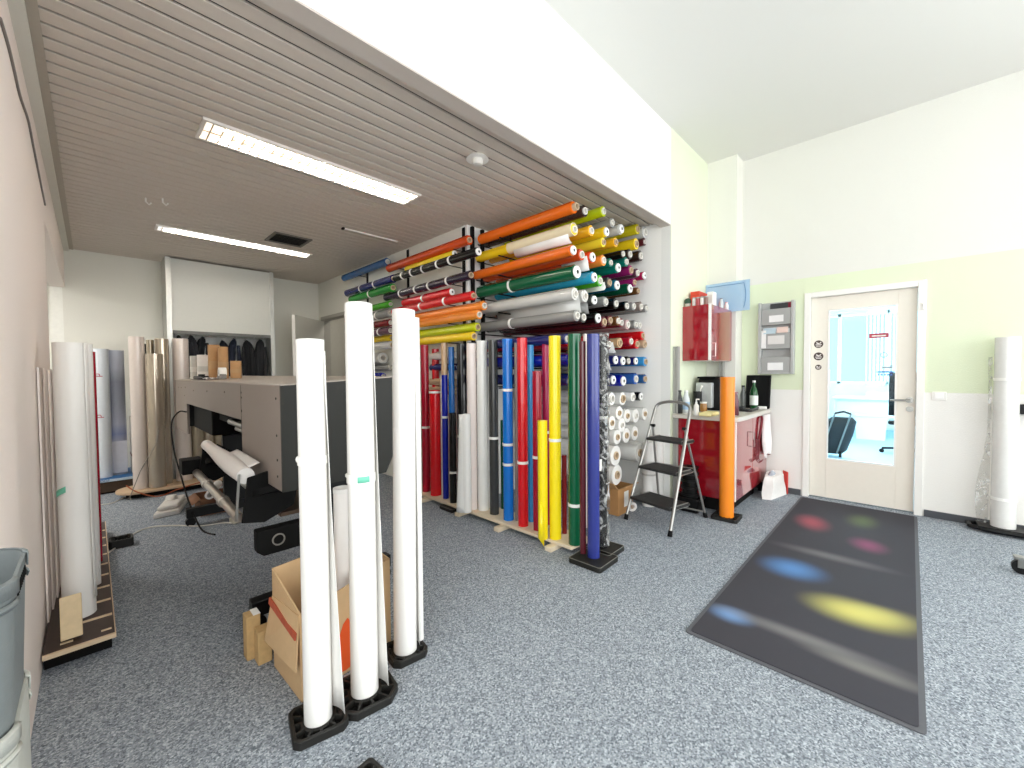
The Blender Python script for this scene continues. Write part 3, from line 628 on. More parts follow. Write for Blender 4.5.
# ------------------------------------------------------------------ upright rolls
def vbase(x, yb, w, z):
    p = G(x, yb, z); r = size(w, p)/2
    away = Vector((p.x, p.y, 0)).normalized()
    p = G(x, yb, z) + away*r*0.9
    return p, r*0.99
def vroll(label, base, r, h, colour, group=None, tape=(), top=None, end='white', name='film_roll', tall_core=None, flap=None, material=None):
    b = Vector(base); t = b + Vector((0, 0, h)) if top is None else Vector(top)
    root = thing(name, label, 'roll', b, group)
    m = material or FILM[colour]
    ri = r*0.72; d = (t-b).normalized()
    w = M().hollow(b, t, r, ri, 28)
    a = random.uniform(3.5, 4.8); q = Vector((_c(a), _s(a), 0)); tt = Vector((-_s(a), _c(a), 0))
    if not material: w.obox((b+t)/2 + q*(r-0.0002), (t-b)/2*0.999, tt*r*0.2, q*0.0014)
    obj('film', w, m, root)
    obj('core', M().hollow(b+d*0.002, t-d*0.004, ri*0.995, ri*0.8, 20), M_CORE if end == 'core' else M_COREW, root)
    for k in tape:
        c = b + (t-b)*k
        obj('tape_band', M().hollow(c-d*0.011, c+d*0.011, r+0.0035, r-0.001, 28), M_TAPE, root)
    if flap:
        # the free edge of the sheet peels away from the roll, wider towards the floor
        ang, w0, w1 = flap[:3]; z0 = flap[3] if len(flap) > 3 else 0.0; z1 = flap[4] if len(flap) > 4 else 1.0
        rows = []
        N = 14
        for k in range(N+1):
            u = z0+(z1-z0)*k/N; c = b + (t-b)*u; L = w0 + (w1-w0)*(1-u)**1.3; row = []
            for i in range(8):
                v = i/7; rad = r + 0.002 + L*v**1.4
                an = ang + 0.15 + 0.8*(1-v)
                row.append(c + Vector((rad*_c(an), rad*_s(an), 0)))
            rows.append(row)
        obj('loose_edge', M().grid(rows), m, root, solid=0.0016)
    return root
def toward(a=0.0):      # helper angle: direction from the roll towards the viewer's right hand side
    return math.atan2(RT.y, RT.x)+a

# plank the coloured rolls stand on
A = G(430, 489, 0.06); B = G(577, 549, 0.06)
PXL, PXR, PY0, PY1 = 2.325, 2.585, 1.70, 4.0
pl = thing('roll_plank', 'pale wooden plank on cross battens under the coloured upright rolls', 'plank', (2.5, 2.9, 0))
pm = M().prism([(PXL+0.01, PY0), (PXR, PY0-0.02), (PXR, PY1), (PXL, PY1)], 0.036, 0.058)
M_WOOD = mat('pale_plywood', 'e3d3b8', 0.6, var=0.12, scale=14)
obj('board', pm, M_WOOD, pl, bev=0.004)
for yy in (1.86, 2.40, 2.92, 3.50): obj('batten', M().box(PXL-0.06, PXR+0.02, yy-0.03, yy+0.03, 0.0, 0.035), M_WOOD, pl, bev=0.004)
VR = [ # x, y bottom, y top, width, colour, tapes, label
 (426.5,492,345,8,'crimson',(.44,),'dark red upright film roll at the far left of the coloured row'),
 (436,496,390,11,'red',(.98,),'lower bright red upright roll bound with tape, second in the coloured row'),
 (437,489,349,7,'red',(),'tall red upright roll behind the lower bound red one'),
 (443.5,497,375,3,'white',(),'thin white upright sheet roll beside the royal blue one'),
 (446,499,375,6,'royal blue',(.66,),'royal blue upright film roll with a tan tube in its top'),
 (453,499,347,6,'blue',(),'mid blue upright film roll beside the tan tipped blue roll'),
 (453.5,506,413,7,'black',(.36,),'short black upright roll standing on its own black foot'),
 (463,503,344,9.5,'black',(.42,),'tall glossy black upright roll wrapped in creased plastic'),
 (473,510,343.5,10,'pinkish white',(),'tall pinkish white upright roll right of the black rolls'),
 (467,513,414,9.5,'white',(),'short white upright roll leaning in front of the tall pale rolls'),
 (483.5,511,341,11,'white',(),'tall white upright roll with a loose edge in the coloured row'),
 (494.5,515,340,9.5,'charcoal',(.44,),'charcoal grey upright roll between white and bright blue rolls'),
 (503,509,420,4,'dark green',(),'low dark green roll half hidden left of the bright blue roll'),
 (508.7,521,339,10.5,'bright blue',(.31,.42,.72),'tall bright blue upright film roll with slanted tape mark'),
 (517.5,521,343,4.5,'taupe',(),'thin grey brown upright roll left of the tall red roll'),
 (523.3,527,338,10.5,'red',(.34,),'tall bright red upright film roll in the middle of coloured row'),
 (531.5,522,345,7,'sky blue',(),'light blue upright roll behind the short red roll'),
 (538,531,371,9.5,'crimson',(.46,),'shorter red upright roll with a white inner edge'),
 (547,525,339,8.5,'magenta',(.5,),'tall raspberry red upright roll behind the yellow rolls'),
 (543,540,420.5,10,'bright yellow',(),'short bright yellow upright roll with pointed loose corner'),
 (555.5,540,336,12,'bright yellow',(.49,),'tall bright yellow upright roll beside the short yellow one'),
 (564.5,534,455,5,'dark red',(),'low dark red roll half hidden between yellow and green'),
 (575,546,334,13,'deep green',(.19,),'tall bottle green upright film roll near the right end'),
 (583.5,536,376,5,'golden yellow',(),'golden yellow upright roll right of the bottle green one'),
 (586,528,334,5,'pinkish white',(),'pale pink upright roll between bottle green and navy rolls'),
]
vs = []
for (x, yb, yt, w, c, tp, lab) in VR:
    z = 0.0585 if 'own black foot' not in lab else 0.032
    p, r = vbase(x, yb, w, z); _, h = V(x, yb, yt, z)
    # height from the axis position
    d = ray(x, yt); t = math.hypot(p.x, p.y)/math.hypot(d.x, d.y); h = H + d.z*t - z
    vs.append([p, r, h, c, tp, lab, z])
def settle(items, fixed=(), gap=0.003):
    for _ in range(400):
        mv = False
        for i in range(len(items)):
            for j in range(i):
                a, b = items[i], items[j]; dx, dy = a[0].x-b[0].x, a[0].y-b[0].y; D = math.hypot(dx, dy) or 1e-6; need = a[1]+b[1]+gap
                if D < need:
                    # slide along the line of sight so that each keeps its bearing from the viewer
                    va, vb = Vector((a[0].x, a[0].y, 0)).normalized(), Vector((b[0].x, b[0].y, 0)).normalized()
                    far, near = (a, b) if a[0].length > b[0].length else (b, a)
                    far[0] += (va if far is a else vb)*0.004; near[0] -= (vb if far is a else va)*0.001; mv = True
        if not mv: break
settle(vs)
pcs = {}
for (p, r, h, c, tp, lab, z) in vs:
    fl = None
    if 'loose edge' in lab: fl = (toward(0), 0.01, 0.05, 0.0, 0.85)
    if 'leaning in front' in lab: fl = (toward(PI), 0.02, 0.05)
    if 'never' in lab: fl = (toward(-0.9), 0.015, 0.05, 0.0, 0.5)
    rt = vroll(lab, (p.x, p.y, z), r, h, c, 'coloured upright rolls', tp, flap=fl, end='core' if 'tan tube' in lab else 'white')
    pcs[lab] = rt
    if 'pointed loose' in lab:
        L_ = -RT*1.0; Fv = Vector((-FW.x, -FW.y, 0)).normalized()
        b0_ = Vector((p.x, p.y, z))
        obj('loose_corner', M().add([b0_+Fv*(r+0.002)-RT*r*0.7+Vector((0,0,0.30)), b0_+Fv*(r+0.002)+RT*r*0.2+Vector((0,0,0.24)), b0_+Fv*(r+0.035)+RT*r*0.1+Vector((0,0,-0.035)), b0_+Fv*(r+0.030)-RT*r*0.9+Vector((0,0,0.02))], [(0,1,2,3)]), FILM[c], rt, solid=0.0015)
    if 'tan tube' in lab:
        t = Vector((p.x, p.y, z+h)); d = ray(445, 343); k = math.hypot(t.x, t.y)/math.hypot(d.x, d.y); zt = H+d.z*k
        obj('tan_tube', M().hollow(t-Vector((0,0,0.05)), Vector((t.x, t.y, zt)), r*0.70, r*0.55, 20).hollow(t+Vector((0,0,0.002)), Vector((t.x, t.y, zt)), r*1.05, r*0.55, 20), FILM['tan'], rt)

# ---- square plastic feet the single rolls stand in
M_FOOT = mat('roll_foot_black', '1a1916', 0.55, var=0.15, bump=0.1)
def foot(label, c, half, ang, rr, h=0.042, cham=0.32, group=None, plain=False, name='floor_stand'):
    c = Vector(c); root = thing(name, label, 'stand', (c.x, c.y, 0), group)
    ex = Vector((_c(ang), _s(ang), 0)); ey = Vector((-_s(ang), _c(ang), 0))
    fn = lambda u, v, w: c + ex*u + ey*v + Vector((0, 0, w))
    k = half*cham; o = half
    outer = [(-o+k,-o),(o-k,-o),(o,-o+k),(o,o-k),(o-k,o),(-o+k,o),(-o,o-k),(-o,-o+k)]
    if plain:
        obj('plate', M().prism(outer, 0, h*0.75, fn), M_FOOT, root, bev=0.004)
        sc = 0.97
        n8 = len(outer); vr = [fn(u*k_, v*k_, h*w_) for k_, w_ in ((0.985,.75),(0.985,.80),(0.955,.80),(0.955,.75)) for u, v in outer]
        obj('rim_line', M().add(vr, [(a*n8+i, a*n8+(i+1)%n8, ((a+1)%4)*n8+(i+1)%n8, ((a+1)%4)*n8+i) for a in range(4) for i in range(n8)]), mat('foot_rim', '7d7a72', 0.5), root)
        obj('collar', M().hollow(c+Vector((0,0,h*0.82)), c+Vector((0,0,h*1.1)), rr*0.70, rr*0.60, 24), M_FOOT, root)
        return root
    th = 0.014; inner = [(u*(o-th)/o, v*(o-th)/o) for u, v in outer]
    n = 8; rim = M()
    vs_ = [fn(u, v, 0) for u, v in outer]+[fn(u, v, h) for u, v in outer]+[fn(u, v, h) for u, v in inner]+[fn(u, v, 0) for u, v in inner]
    rim.add(vs_, [(a*n+i, a*n+(i+1)%n, ((a+1)%4)*n+(i+1)%n, ((a+1)%4)*n+i) for a in range(4) for i in range(n)])
    obj('rim', rim, M_FOOT, root, bev=0.003)
    obj('floor_plate', M().prism([(u*0.98, v*0.98) for u, v in inner], 0.001, 0.006, fn), M_MATTE_BLACK, root)
    obj('ring', M().hollow(fn(0,0,0.006), fn(0,0,0.021), rr+0.012, rr-0.006, 28), M_FOOT, root)
    obj('spigot', M().hollow(fn(0,0,0.006), fn(0,0,h+0.01), rr*0.62, rr*0.5, 20), M_FOOT, root)
    for i in range(12):
        a = 2*PI*i/12; dx, dy = _c(a), _s(a)
        R = (o-th)/max(abs(dx), abs(dy))
        if abs(abs(dx)-abs(dy)) < 0.5: R = min(R, (2*o-k-1.4*th)/(abs(dx)+abs(dy)))
        if R > rr+0.02: obj('rib', M().bar(fn(dx*(rr+0.012), dy*(rr+0.012), (h+0.006)/2), fn(dx*R, dy*R, (h+0.006)/2), 0.008, h-0.006), M_FOOT, root)
    return root

# ---- the three big white rolls (and the slim fourth one) in the foreground
M_WFILM = mat('film_white_matt', 'ebe9e5', 0.45, var=0.015, scale=8, coat=0.1)
BW = [((318.5,727),339,26.5,'white upright roll in front of the cardboard box, shortest and leftmost of the tall whites', .045, 0.40),
      ((365,699),302,27,'tall white upright roll behind the box, with green tape near its middle', .045, 0.40),
      ((405.5,656),309,23,'tall white upright roll standing right of the cardboard box', .03, 0.55)]
FA = math.atan2(-1, 4.6)
FC = [((0.5675,1.573),'black ribbed square foot under the leftmost tall white roll'),((0.752,1.585),'larger black ribbed foot under the white roll with green tape'),((0.955,1.68),'black ribbed square foot under the tall white roll right of box')]
for i, ((x, yb), yt, w, lab, w1, tz) in enumerate(BW):
    z = 0.0215
    p = G(x, yb, z); r = size(w, p)/2; p = p + Vector((p.x, p.y, 0)).normalized()*r*0.95
    d = ray((310,358.5,403.5)[i], yt); k = math.hypot(p.x, p.y)/math.hypot(d.x, d.y); h = H+d.z*k-z
    tp = ray((310,358.5,403.5)[i], yt)
    # the rolls lean a touch; keep the axis at the same depth as its foot
    dep = (Vector((p.x, p.y, z))-EYE).dot(FW); q = EYE + tp*((dep)/tp.dot(FW)); 
    top = Vector((q.x, q.y, z+h))
    rt = vroll(lab, (p.x, p.y, z), r, h, 'white', 'tall white rolls in front', (), top=top, flap=(toward(-0.25), 0.001, (0.055,0.045,0.014)[i], 0.015, 0.97), material=M_WFILM, name='paper_roll')
    foot(FC[i][1], (p.x, p.y, 0), (0.092, 0.113, 0.084)[i], (-0.20, -0.13, -0.12)[i]+0.0, r, 0.031, (0.22, 0.42, 0.30)[i], 'ribbed feet of the tall white rolls')
    ax = (top-Vector((p.x, p.y, z)))
    def at(u): return Vector((p.x, p.y, z))+ax*u
    an = ax.normalized()
    if i == 0:
        obj('tape_band', M().hollow(at(.672), at(.693), r+0.003, r-0.001, 30), M_TAPE, rt)
        c = at(.684); obj('tape_knot', M().sphere(c - RT*(r+0.004) - FW*0.005, 0.008, sz=1.6), M_TAPE, rt)
    if i == 1:
        obj('tape_band', M().hollow(at(.540), at(.562), r+0.003, r-0.001, 30), M_TAPE, rt)
        aa = math.atan2(-FW.y, -FW.x); rows = []
        for zz in (-.012, .012): rows.append([at(.552)+an*zz+Vector(((r+0.0045)*_c(aa+t), (r+0.0045)*_s(aa+t), 0)) for t in [0.1+0.09*k for k in range(10)]])
        obj('green_tape', M().grid(rows), M_TAPEG, rt, solid=0.001)
        c = at(.556); obj('tape_knot', M().sphere(c - RT*(r+0.003) - FW*0.005, 0.007, sz=1.4), M_TAPE, rt)
p, r = vbase(418.5, 639, 9, 0.05); d = ray(420, 316); k = math.hypot(p.x, p.y)/math.hypot(d.x, d.y)
p2 = G(405.5, 656, 0.0215); r2 = size(23, p2)/2; c2 = p2 + Vector((p2.x, p2.y, 0)).normalized()*r2*0.95
pr = G(418.5, 640, 0.007); rr_ = size(11, pr)/2
rr_ = 0.018; pr = G(420, 641, 0.032); pr = pr + Vector((pr.x, pr.y, 0)).normalized()*rr_
d = ray(420, 318); k = math.hypot(pr.x, pr.y)/math.hypot(d.x, d.y)
vroll('slim white upright roll close against the right tall white roll', (pr.x, pr.y, 0.0315), rr_, H+d.z*k-0.0315, 'white', None, (), material=M_WFILM, name='paper_roll')
ft = G(368, 757, 0.03)
foot('empty black ribbed foot at the very bottom edge of the picture', (0.548, 1.180, 0), 0.078, 0.13, 0.035, 0.03, 0.12)

# ---- navy and plastic wrapped black roll at the right end of the coloured row
p, r = vbase(593.5, 559, 12.6, 0.036)
foot('flat black square foot under the navy upright roll', (p.x, p.y+0.0, 0), 0.125, 0.03, r, 0.045, 0.10, 'flat feet of the end rolls', plain=True)
d = ray(596, 334); k = math.hypot(p.x, p.y)/math.hypot(d.x, d.y); h = H+d.z*k-0.037
vroll('tall navy blue upright roll on a flat black foot', (p.x, p.y, 0.0372), r, h, 'slate blue', None, (), end='core')
NV = (p.copy(), r)
p, r = vbase(608, 552, 11.5, 0.036); p = p + Vector((0.02, 0.06, 0))
foot('flat black square foot under the plastic wrapped black roll', (p.x+0.01, p.y, 0), 0.115, 0.03, r, 0.045, 0.10, 'flat feet of the end rolls', plain=True)
d = ray(610, 334); k = math.hypot(p.x, p.y)/math.hypot(d.x, d.y); h = H+d.z*k-0.037
bwr = vroll('tall black upright roll in creased clear plastic beside the navy roll', (p.x, p.y, 0.0372), r*0.92, h-0.02, 'black', None, (.62,), end='core')
def crinkle(name, tintc):
    m = bpy.data.materials.new(name); m.use_nodes = True
    nt = m.node_tree; nt.nodes.clear()
    o = nt.nodes.new('ShaderNodeOutputMaterial'); t = nt.nodes.new('ShaderNodeBsdfTransparent'); g = nt.nodes.new('ShaderNodeBsdfPrincipled')
    t.inputs['Color'].default_value = lin(tintc); g.inputs['Base Color'].default_value = lin('e8e8e6'); g.inputs['Roughness'].default_value = 0.18; g.inputs['Specular IOR Level'].default_value = 0.8
    tc = nt.nodes.new('ShaderNodeTexCoord'); n = nt.nodes.new('ShaderNodeTexNoise'); n.inputs['Scale'].default_value = 13; n.inputs['Detail'].default_value = 5; n.inputs['Distortion'].default_value = 1.6
    mp = nt.nodes.new('ShaderNodeMapping'); mp.inputs['Scale'].default_value = (1.2, 1.2, 1.0); mp.inputs['Rotation'].default_value = (0.7, 0.2, 0)
    nt.links.new(tc.outputs['Object'], mp.inputs[0]); nt.links.new(mp.outputs[0], n.inputs['Vector'])
    r = nt.nodes.new('ShaderNodeValToRGB'); e = r.color_ramp.elements; e[0].position = 0.50; e[0].color = (0.05,)*3+(1,); e[1].position = 0.66; e[1].color = (0.62,)*3+(1,)
    nt.links.new(n.outputs['Fac'], r.inputs[0])
    b = nt.nodes.new('ShaderNodeBump'); b.inputs['Strength'].default_value = 0.9; b.inputs['Distance'].default_value = 0.02
    nt.links.new(n.outputs['Fac'], b.inputs['Height']); nt.links.new(b.outputs[0], g.inputs['Normal'])
    x = nt.nodes.new('ShaderNodeMixShader'); nt.links.new(r.outputs[0], x.inputs[0]); nt.links.new(t.outputs[0], x.inputs[1]); nt.links.new(g.outputs[0], x.inputs[2]); nt.links.new(x.outputs[0], o.inputs[0])
    return m
M_CRINKLE = crinkle('creased_clear_plastic', 'e6e6e4')
rows = []
for k in range(40):
    u = k/39; z = 0.05+u*(h+0.01-0.02)
    rows.append([Vector((p.x, p.y, z)) + Vector((_c(a), _s(a), 0))*(r*0.92+0.006+0.005*(1+_s(a*5+u*31+2*_s(u*17)))+0.004*random.random()) for a in [2*PI*i/30 for i in range(30)]])
wrp = M(); n = 30
wrp.add([q for rw in rows for q in rw], [(kk*n+i, kk*n+(i+1)%n, (kk+1)*n+(i+1)%n, (kk+1)*n+i) for kk in range(39) for i in range(n)])
obj('plastic_wrap', wrp, M_CRINKLE, bwr)
tagp = p - RT*(r*0.6) - FW*(r+0.015); 
obj('paper_tag', M().box(tagp.x-0.02, tagp.x+0.02, tagp.y-0.001, tagp.y+0.001, 0.60, 0.68), M_TAPE, bwr)
p, r = vbase(588, 553, 5, 0.06)
vroll('slim dark maroon upright roll just left of the navy one', ((NV[0]-RT*0.062+FW*0.055).x, (NV[0]-RT*0.062+FW*0.055).y, 0.0372), 0.022, 1.47, 'maroon', None, (), end='core')
# foot of the short black roll
for (p, r, h, c, tp, lab, z) in vs:
    if 'own black foot' in lab: foot('flat black foot under the short black roll of coloured row', (p.x, p.y, 0), 0.10, 0.0, r, 0.0385, 0.12, None, plain=True)
# ---- orange roll by the cupboard
p = G(726.5, 517, 0.03); r = size(13.4, p)/2; p = p + Vector((p.x, p.y, 0)).normalized()*r
d = ray(726.5, 377); k = math.hypot(p.x, p.y)/math.hypot(d.x, d.y)
vroll('tall matt orange upright roll in front of the red base cupboard', (p.x, p.y, 0.021), r, H+d.z*k-0.021, 'orange', None, (), material=mat('film_orange_matt', 'f58a1c', 0.4, var=0.02, coat=0.2), end='core')
foot('black ribbed foot under the orange roll', (p.x, p.y, 0), 0.105, 0.05, r, 0.03, 0.12)
# ---- transparent film roll at the right edge
p = Vector((4.985, -0.538, 0)); r = 0.068
m_tr = mat('film_clear', 'efeeea', 0.2, var=0.05, coat=0.4, alpha=0.85)
rt = vroll('clear film roll wrapped in loose plastic against the door wall, right', (p.x, p.y, 0.052), r, 1.49, 'white', None, (.15,.78), material=m_tr, end='white')
obj('loose_plastic', M().grid([[Vector((p.x-0.02, p.y+r, z)) + Vector((0.03*_s(v*2+z*9), 0.01+0.06*v*(0.35+0.9*abs(_s(z*4+0.5)) if z < 0.72 else 0.32), 0)) for v in (0,.25,.5,.75,1)] for z in [0.06+0.07*k for k in range(20)]]), M_CRINKLE, rt)
fr = thing('roll_stand', 'low black rail stand under the clear roll by the door wall', 'stand', (4.98, -0.56, 0))
obj('rail', M().path([(4.93,-0.36,0.03),(4.90,-0.42,0.03),(4.885,-0.5,0.03),(4.885,-1.0,0.03)], 0.016).path([(4.93,-0.36,0.03),(5.04,-0.36,0.03),(5.07,-0.42,0.03),(5.07,-1.0,0.03)], 0.016), M_BLACK, fr)
obj('shelf_plate', M().box(4.885, 5.07, -1.0, -0.40, 0.036, 0.05), M_BLACK, fr)
bk = thing('wall_bracket', 'short black bracket on the wall at the right picture edge', 'bracket', (5.08, -0.72, 0.99))
a = PX(1013, 404, 5.06); b_ = PX(1024, 414, 5.06)
obj('bracket_arm', M().box(5.02, 5.10, b_.y-0.12, a.y, b_.z, a.z), M_BLACK, bk, bev=0.004); obj('bracket_tip', M().cyl((5.04, a.y+0.005, (a.z+b_.z)/2), (5.04, a.y-0.01, (a.z+b_.z)/2), 0.010), M_STEEL, bk)
q = G(1022, 566, 0.05)
ca_ = thing('trolley', 'black caster with grey bracket cut by the right picture edge', 'trolley', (q.x, q.y, 0))
obj('wheel', M().cyl((q.x-0.015, q.y+0.0, 0.045), (q.x+0.015, q.y, 0.045), 0.045, n=24), M_BLACK, ca_); obj('bracket', M().box(q.x-0.03, q.x+0.03, q.y-0.06, q.y+0.035, 0.092, 0.11).box(q.x-0.022, q.x-0.017, q.y-0.02, q.y+0.02, 0.04, 0.092), M_STEEL, ca_, bev=0.003)
# ------------------------------------------------------------------ the large format printer
M_TAUPE = mat('printer_taupe', '8b8078', 0.5, var=0.03, bump=0.04)
M_PDARK = mat('printer_end_grey', '1f1f1b', 0.55, var=0.03)
M_PAPER = mat('printer_paper', 'f0ece8', 0.55, var=0.02)
X0, X1, Y0, Y1, Z0, Z1, Z2 = 0.62, 1.205, 2.13, 5.62, 0.735, 1.243, 1.275
OY0, OY1, OZ = 2.87, 4.90, 1.025
pr = thing('wide_printer', 'long taupe and dark grey wide format printer on a black stand', 'printer', (0.9, 3.8, 0))
fr_ = M()
# front skin: beam above the opening, near block and far block (all with the sloping top)
def slab(m, ya, yb, za): m.add([(X0,ya,za),(X0+0.02,ya,za),(X0+0.02,yb,za),(X0,yb,za),(X0,ya,Z1),(X0+0.02,ya,Z1),(X0+0.02,yb,Z1),(X0,yb,Z1)], [(0,3,2,1),(4,5,6,7),(0,1,5,4),(1,2,6,5),(2,3,7,6),(3,0,4,7)])
slab(fr_, Y0+0.012, OY0, Z0); slab(fr_, OY0, OY1, OZ); slab(fr_, OY1, Y1, Z0)
obj('front_panel', fr_, M_TAUPE, pr, bev=0.002)
obj('top_cover', M().add([(X0,Y0,Z1),(X1,Y0,Z2),(X1,Y1,Z2),(X0,Y1,Z1),(X0,Y0,Z1+0.006),(X1,Y0,Z2+0.006),(X1,Y1,Z2+0.006),(X0,Y1,Z1+0.006)], [(0,3,2,1),(4,5,6,7),(0,1,5,4),(1,2,6,5),(2,3,7,6),(3,0,4,7)]), mat('printer_top', 'a3978d', 0.32, var=0.06), pr)
obj('end_panel', M().prism([(X0,Z0),(X1-0.05,Z0),(X1,Z0+0.10),(X1,Z2),(X0,Z1)], Y0, Y0+0.012, lambda u, v, w: (u, w, v)), M_PDARK, pr)
obj('end_panel', M().prism([(X0,Z0),(X1-0.05,Z0),(X1,Z0+0.10),(X1,Z2),(X0,Z1)], Y1-0.0, Y1+0.012, lambda u, v, w: (u, w, v)), M_PDARK, pr)
obj('back_panel', M().box(X1-0.015, X1, Y0+0.012, Y1, Z0+0.10, Z2), M_PDARK, pr)
sc = M()
for (yy, zz) in ((2.2,1.18),(2.2,1.0),(2.2,.88),(2.86,1.19),(2.86,1.16),(2.86,1.08),(3.3,1.18),(3.9,1.17),(4.5,1.16),(4.95,1.18),(5.0,1.1),(5.2,1.17),(5.4,1.17),(2.2,.80)):
    sc.cyl((X0-0.002, yy, zz), (X0+0.001, yy, zz), 0.006, n=8)
sc.box(X0-0.001, X0+0.001, OY0-0.002, OY0+0.001, Z0, Z1-0.01)
obj('screws', sc, M_MATTE_BLACK, pr)
# inside of the mouth
obj('carriage_box', M().box(X0+0.05, X1-0.05, 4.05, OY1-0.01, 0.80, OZ+0.02), M_MATTE_BLACK, pr, bev=0.01)
obj('inner_deck', M().box(X0+0.10, X1-0.02, OY0-0.3, OY1-0.6, 0.93, 1.02).box(X0+0.16, X1-0.02, OY0-0.3, 3.5, 0.74, 0.93), M_MATTE_BLACK, pr)
obj('roller_rail', M().cyl((X0+0.08, OY0-0.1, 0.955), (X0+0.08, 3.55, 0.955), 0.022).cyl((X0+0.12, OY0-0.1, 0.90), (X0+0.12, 3.55, 0.90), 0.018), M_STEEL, pr)
# stand
for yy in (2.37, 4.41):
    ft = obj('stand_foot', M().box(0.53, 1.29, yy-0.035, yy+0.035, 0.075, 0.155), M_BLACK, pr, bev=0.006)
    for xx in (0.56, 1.26):
        obj('caster', M().cyl((xx, yy-0.018, 0.036), (xx, yy+0.018, 0.036), 0.036, n=20).box(xx-0.02, xx+0.02, yy-0.022, yy+0.022, 0.05, 0.076), M_BLACK, ft)
    obj('stand_leg', M().box(0.80, 1.06, yy-0.03, yy+0.03, 0.155, Z0+0.02), M_BLACK, pr, bev=0.004)
obj('cross_beam', M().box(0.98, 1.06, 2.40, 4.38, 0.40, 0.50), M_BLACK, pr)
# take-up unit with its end box, silver tubes and winding paper
eb = obj('end_box', M().prism([(0.575,0.395),(0.87,0.395),(0.87,0.525),(0.545,0.525),(0.545,0.42)], 2.285, 2.345, lambda u, v, w: (u, w, v)), M_MATTE_BLACK, pr, bev=0.004)
rg = M()
for xx in (0.64, 0.79): rg.hollow((xx, 2.279, 0.462), (xx, 2.285, 0.462), 0.030, 0.024, 24)
obj('ring_mark', rg, mat('ring_grey', '85827c', 0.4), eb)
obj('take_up_tube', M().cyl((0.50, 2.42, 0.575), (0.50, 3.62, 0.61), 0.024, n=18).hollow((0.50, 2.75, 0.583), (0.50, 2.79, 0.584), 0.031, 0.023).hollow((0.50, 3.2, 0.597), (0.50, 3.24, 0.598), 0.031, 0.023), mat('tube_silver', 'b9b1a8', 0.3, 0.75), pr)
obj('second_tube', M().cyl((0.60, 2.42, 0.66), (0.60, 3.5, 0.70), 0.020, n=18), M_STEEL, pr)
for yy in (2.36, 3.55):
    obj('take_up_bracket', M().prism([(0.50,0.56),(0.60,0.54),(0.74,0.60),(0.76,0.70),(0.62,0.80),(0.53,0.78)], yy, yy+0.018, lambda u, v, w: (u, w, v)), M_MATTE_BLACK, pr, bev=0.003)
for yy in (2.39, 3.52): obj('flange', M().cyl((0.64, yy, 0.67), (0.64, yy+0.012, 0.70), 0.10, n=28), M_MATTE_BLACK, pr)
obj('motor_box', M().box(0.42, 0.54, 3.60, 3.75, 0.60, 0.70), M_MATTE_BLACK, pr, bev=0.006)
rowp = []
for k in range(16):
    u = k/15; yy = 2.40+u*1.0; zc_ = 0.785+0.04*u; w = 0.040+0.008*_s(u*5)
    rowp.append([(0.530 + w*_c(a), yy, zc_ + w*_s(a)) for a in [2*PI*i/18 for i in range(18)]])
obj('paper_winding', M().grid(rowp, True), M_PAPER, pr)
obj('paper_web', M().grid([[(0.545+0.055*u, yy, 0.822+0.02*u+0.006*_s(5*yy)) for u in (0,.25,.5,.75,1)] for yy in [2.42+0.06*k for k in range(9)]]), M_PAPER, pr, solid=0.001)
obj('bracket_lever', M().bar((0.482, 2.39, 0.57), (0.50, 2.39, 0.80), 0.010, 0.010), M_STEEL, pr)
obj('wood_tray', M().box(0.70, 0.98, 2.45, 3.1, 0.52, 0.54), mat('tray_brown', '6e5a4a', 0.5), pr)

# ---- things standing on the printer
def topz(x): return Z1 + (x-X0)/(X1-X0)*(Z2-Z1) + 0.007
def on_top(xpx, yt, wpx, Yw, colour, label, hollow_=True, m=None, name='cardboard_tube', cat='tube', group=None):
    p = PY(xpx, 372, Yw); x = min(max(p.x, X0+0.06), X1-0.06)
    p = Vector((x, Yw, topz(x)+0.002)); r = size(wpx, p)/2; zt = PY(xpx, yt, Yw).z
    root = thing(name, label, cat, p, group)
    obj('tube_wall', M().hollow(p, (p.x, p.y, zt), r, r*0.88, 24), m or FILM[colour], root)
    sl = -0.0
    obj('tube_label', M().hollow((p.x, p.y, p.z+(zt-p.z)*0.30), (p.x, p.y, p.z+(zt-p.z)*0.52), r+0.0012, r-0.001, 24), mat('tube_label_grey', 'cfcac2', 0.6) if colour != 'tan' else mat('tube_label_tan', 'b8946a', 0.7), root)
    return root
M_KRAFT = mat('kraft_tube', 'b98f62', 0.75, var=0.1)
on_top(214.5, 345, 10, 4.55, 'tan', 'taller kraft cardboard tube standing on the printer top', m=M_KRAFT, group='tubes on the printer')
on_top(223.5, 347, 8.5, 4.40, 'tan', 'kraft cardboard tube with reddish mark, second tall one on the printer', m=M_KRAFT, group='tubes on the printer')
on_top(236, 361, 9.5, 4.15, 'tan', 'short wide kraft cardboard tube on the printer, rightmost', m=M_KRAFT, group='tubes on the printer')
on_top(203.5, 355, 10, 4.85, 'white', 'short white tube on the printer left of the kraft tubes', m=mat('tube_white', 'e8e2da', 0.5), group='tubes on the printer')
on_top(194.5, 356, 7, 5.05, 'mid grey', 'short silver grey tube on the printer beside the white one', m=mat('tube_grey', 'bdb9b1', 0.4, 0.3), group='tubes on the printer')
td = thing('tape_dispenser', 'small grey tape dispenser in front of the kraft tubes', 'tape dispenser', (0.74, 4.02, topz(0.74)))
zt = topz(0.74)+0.003
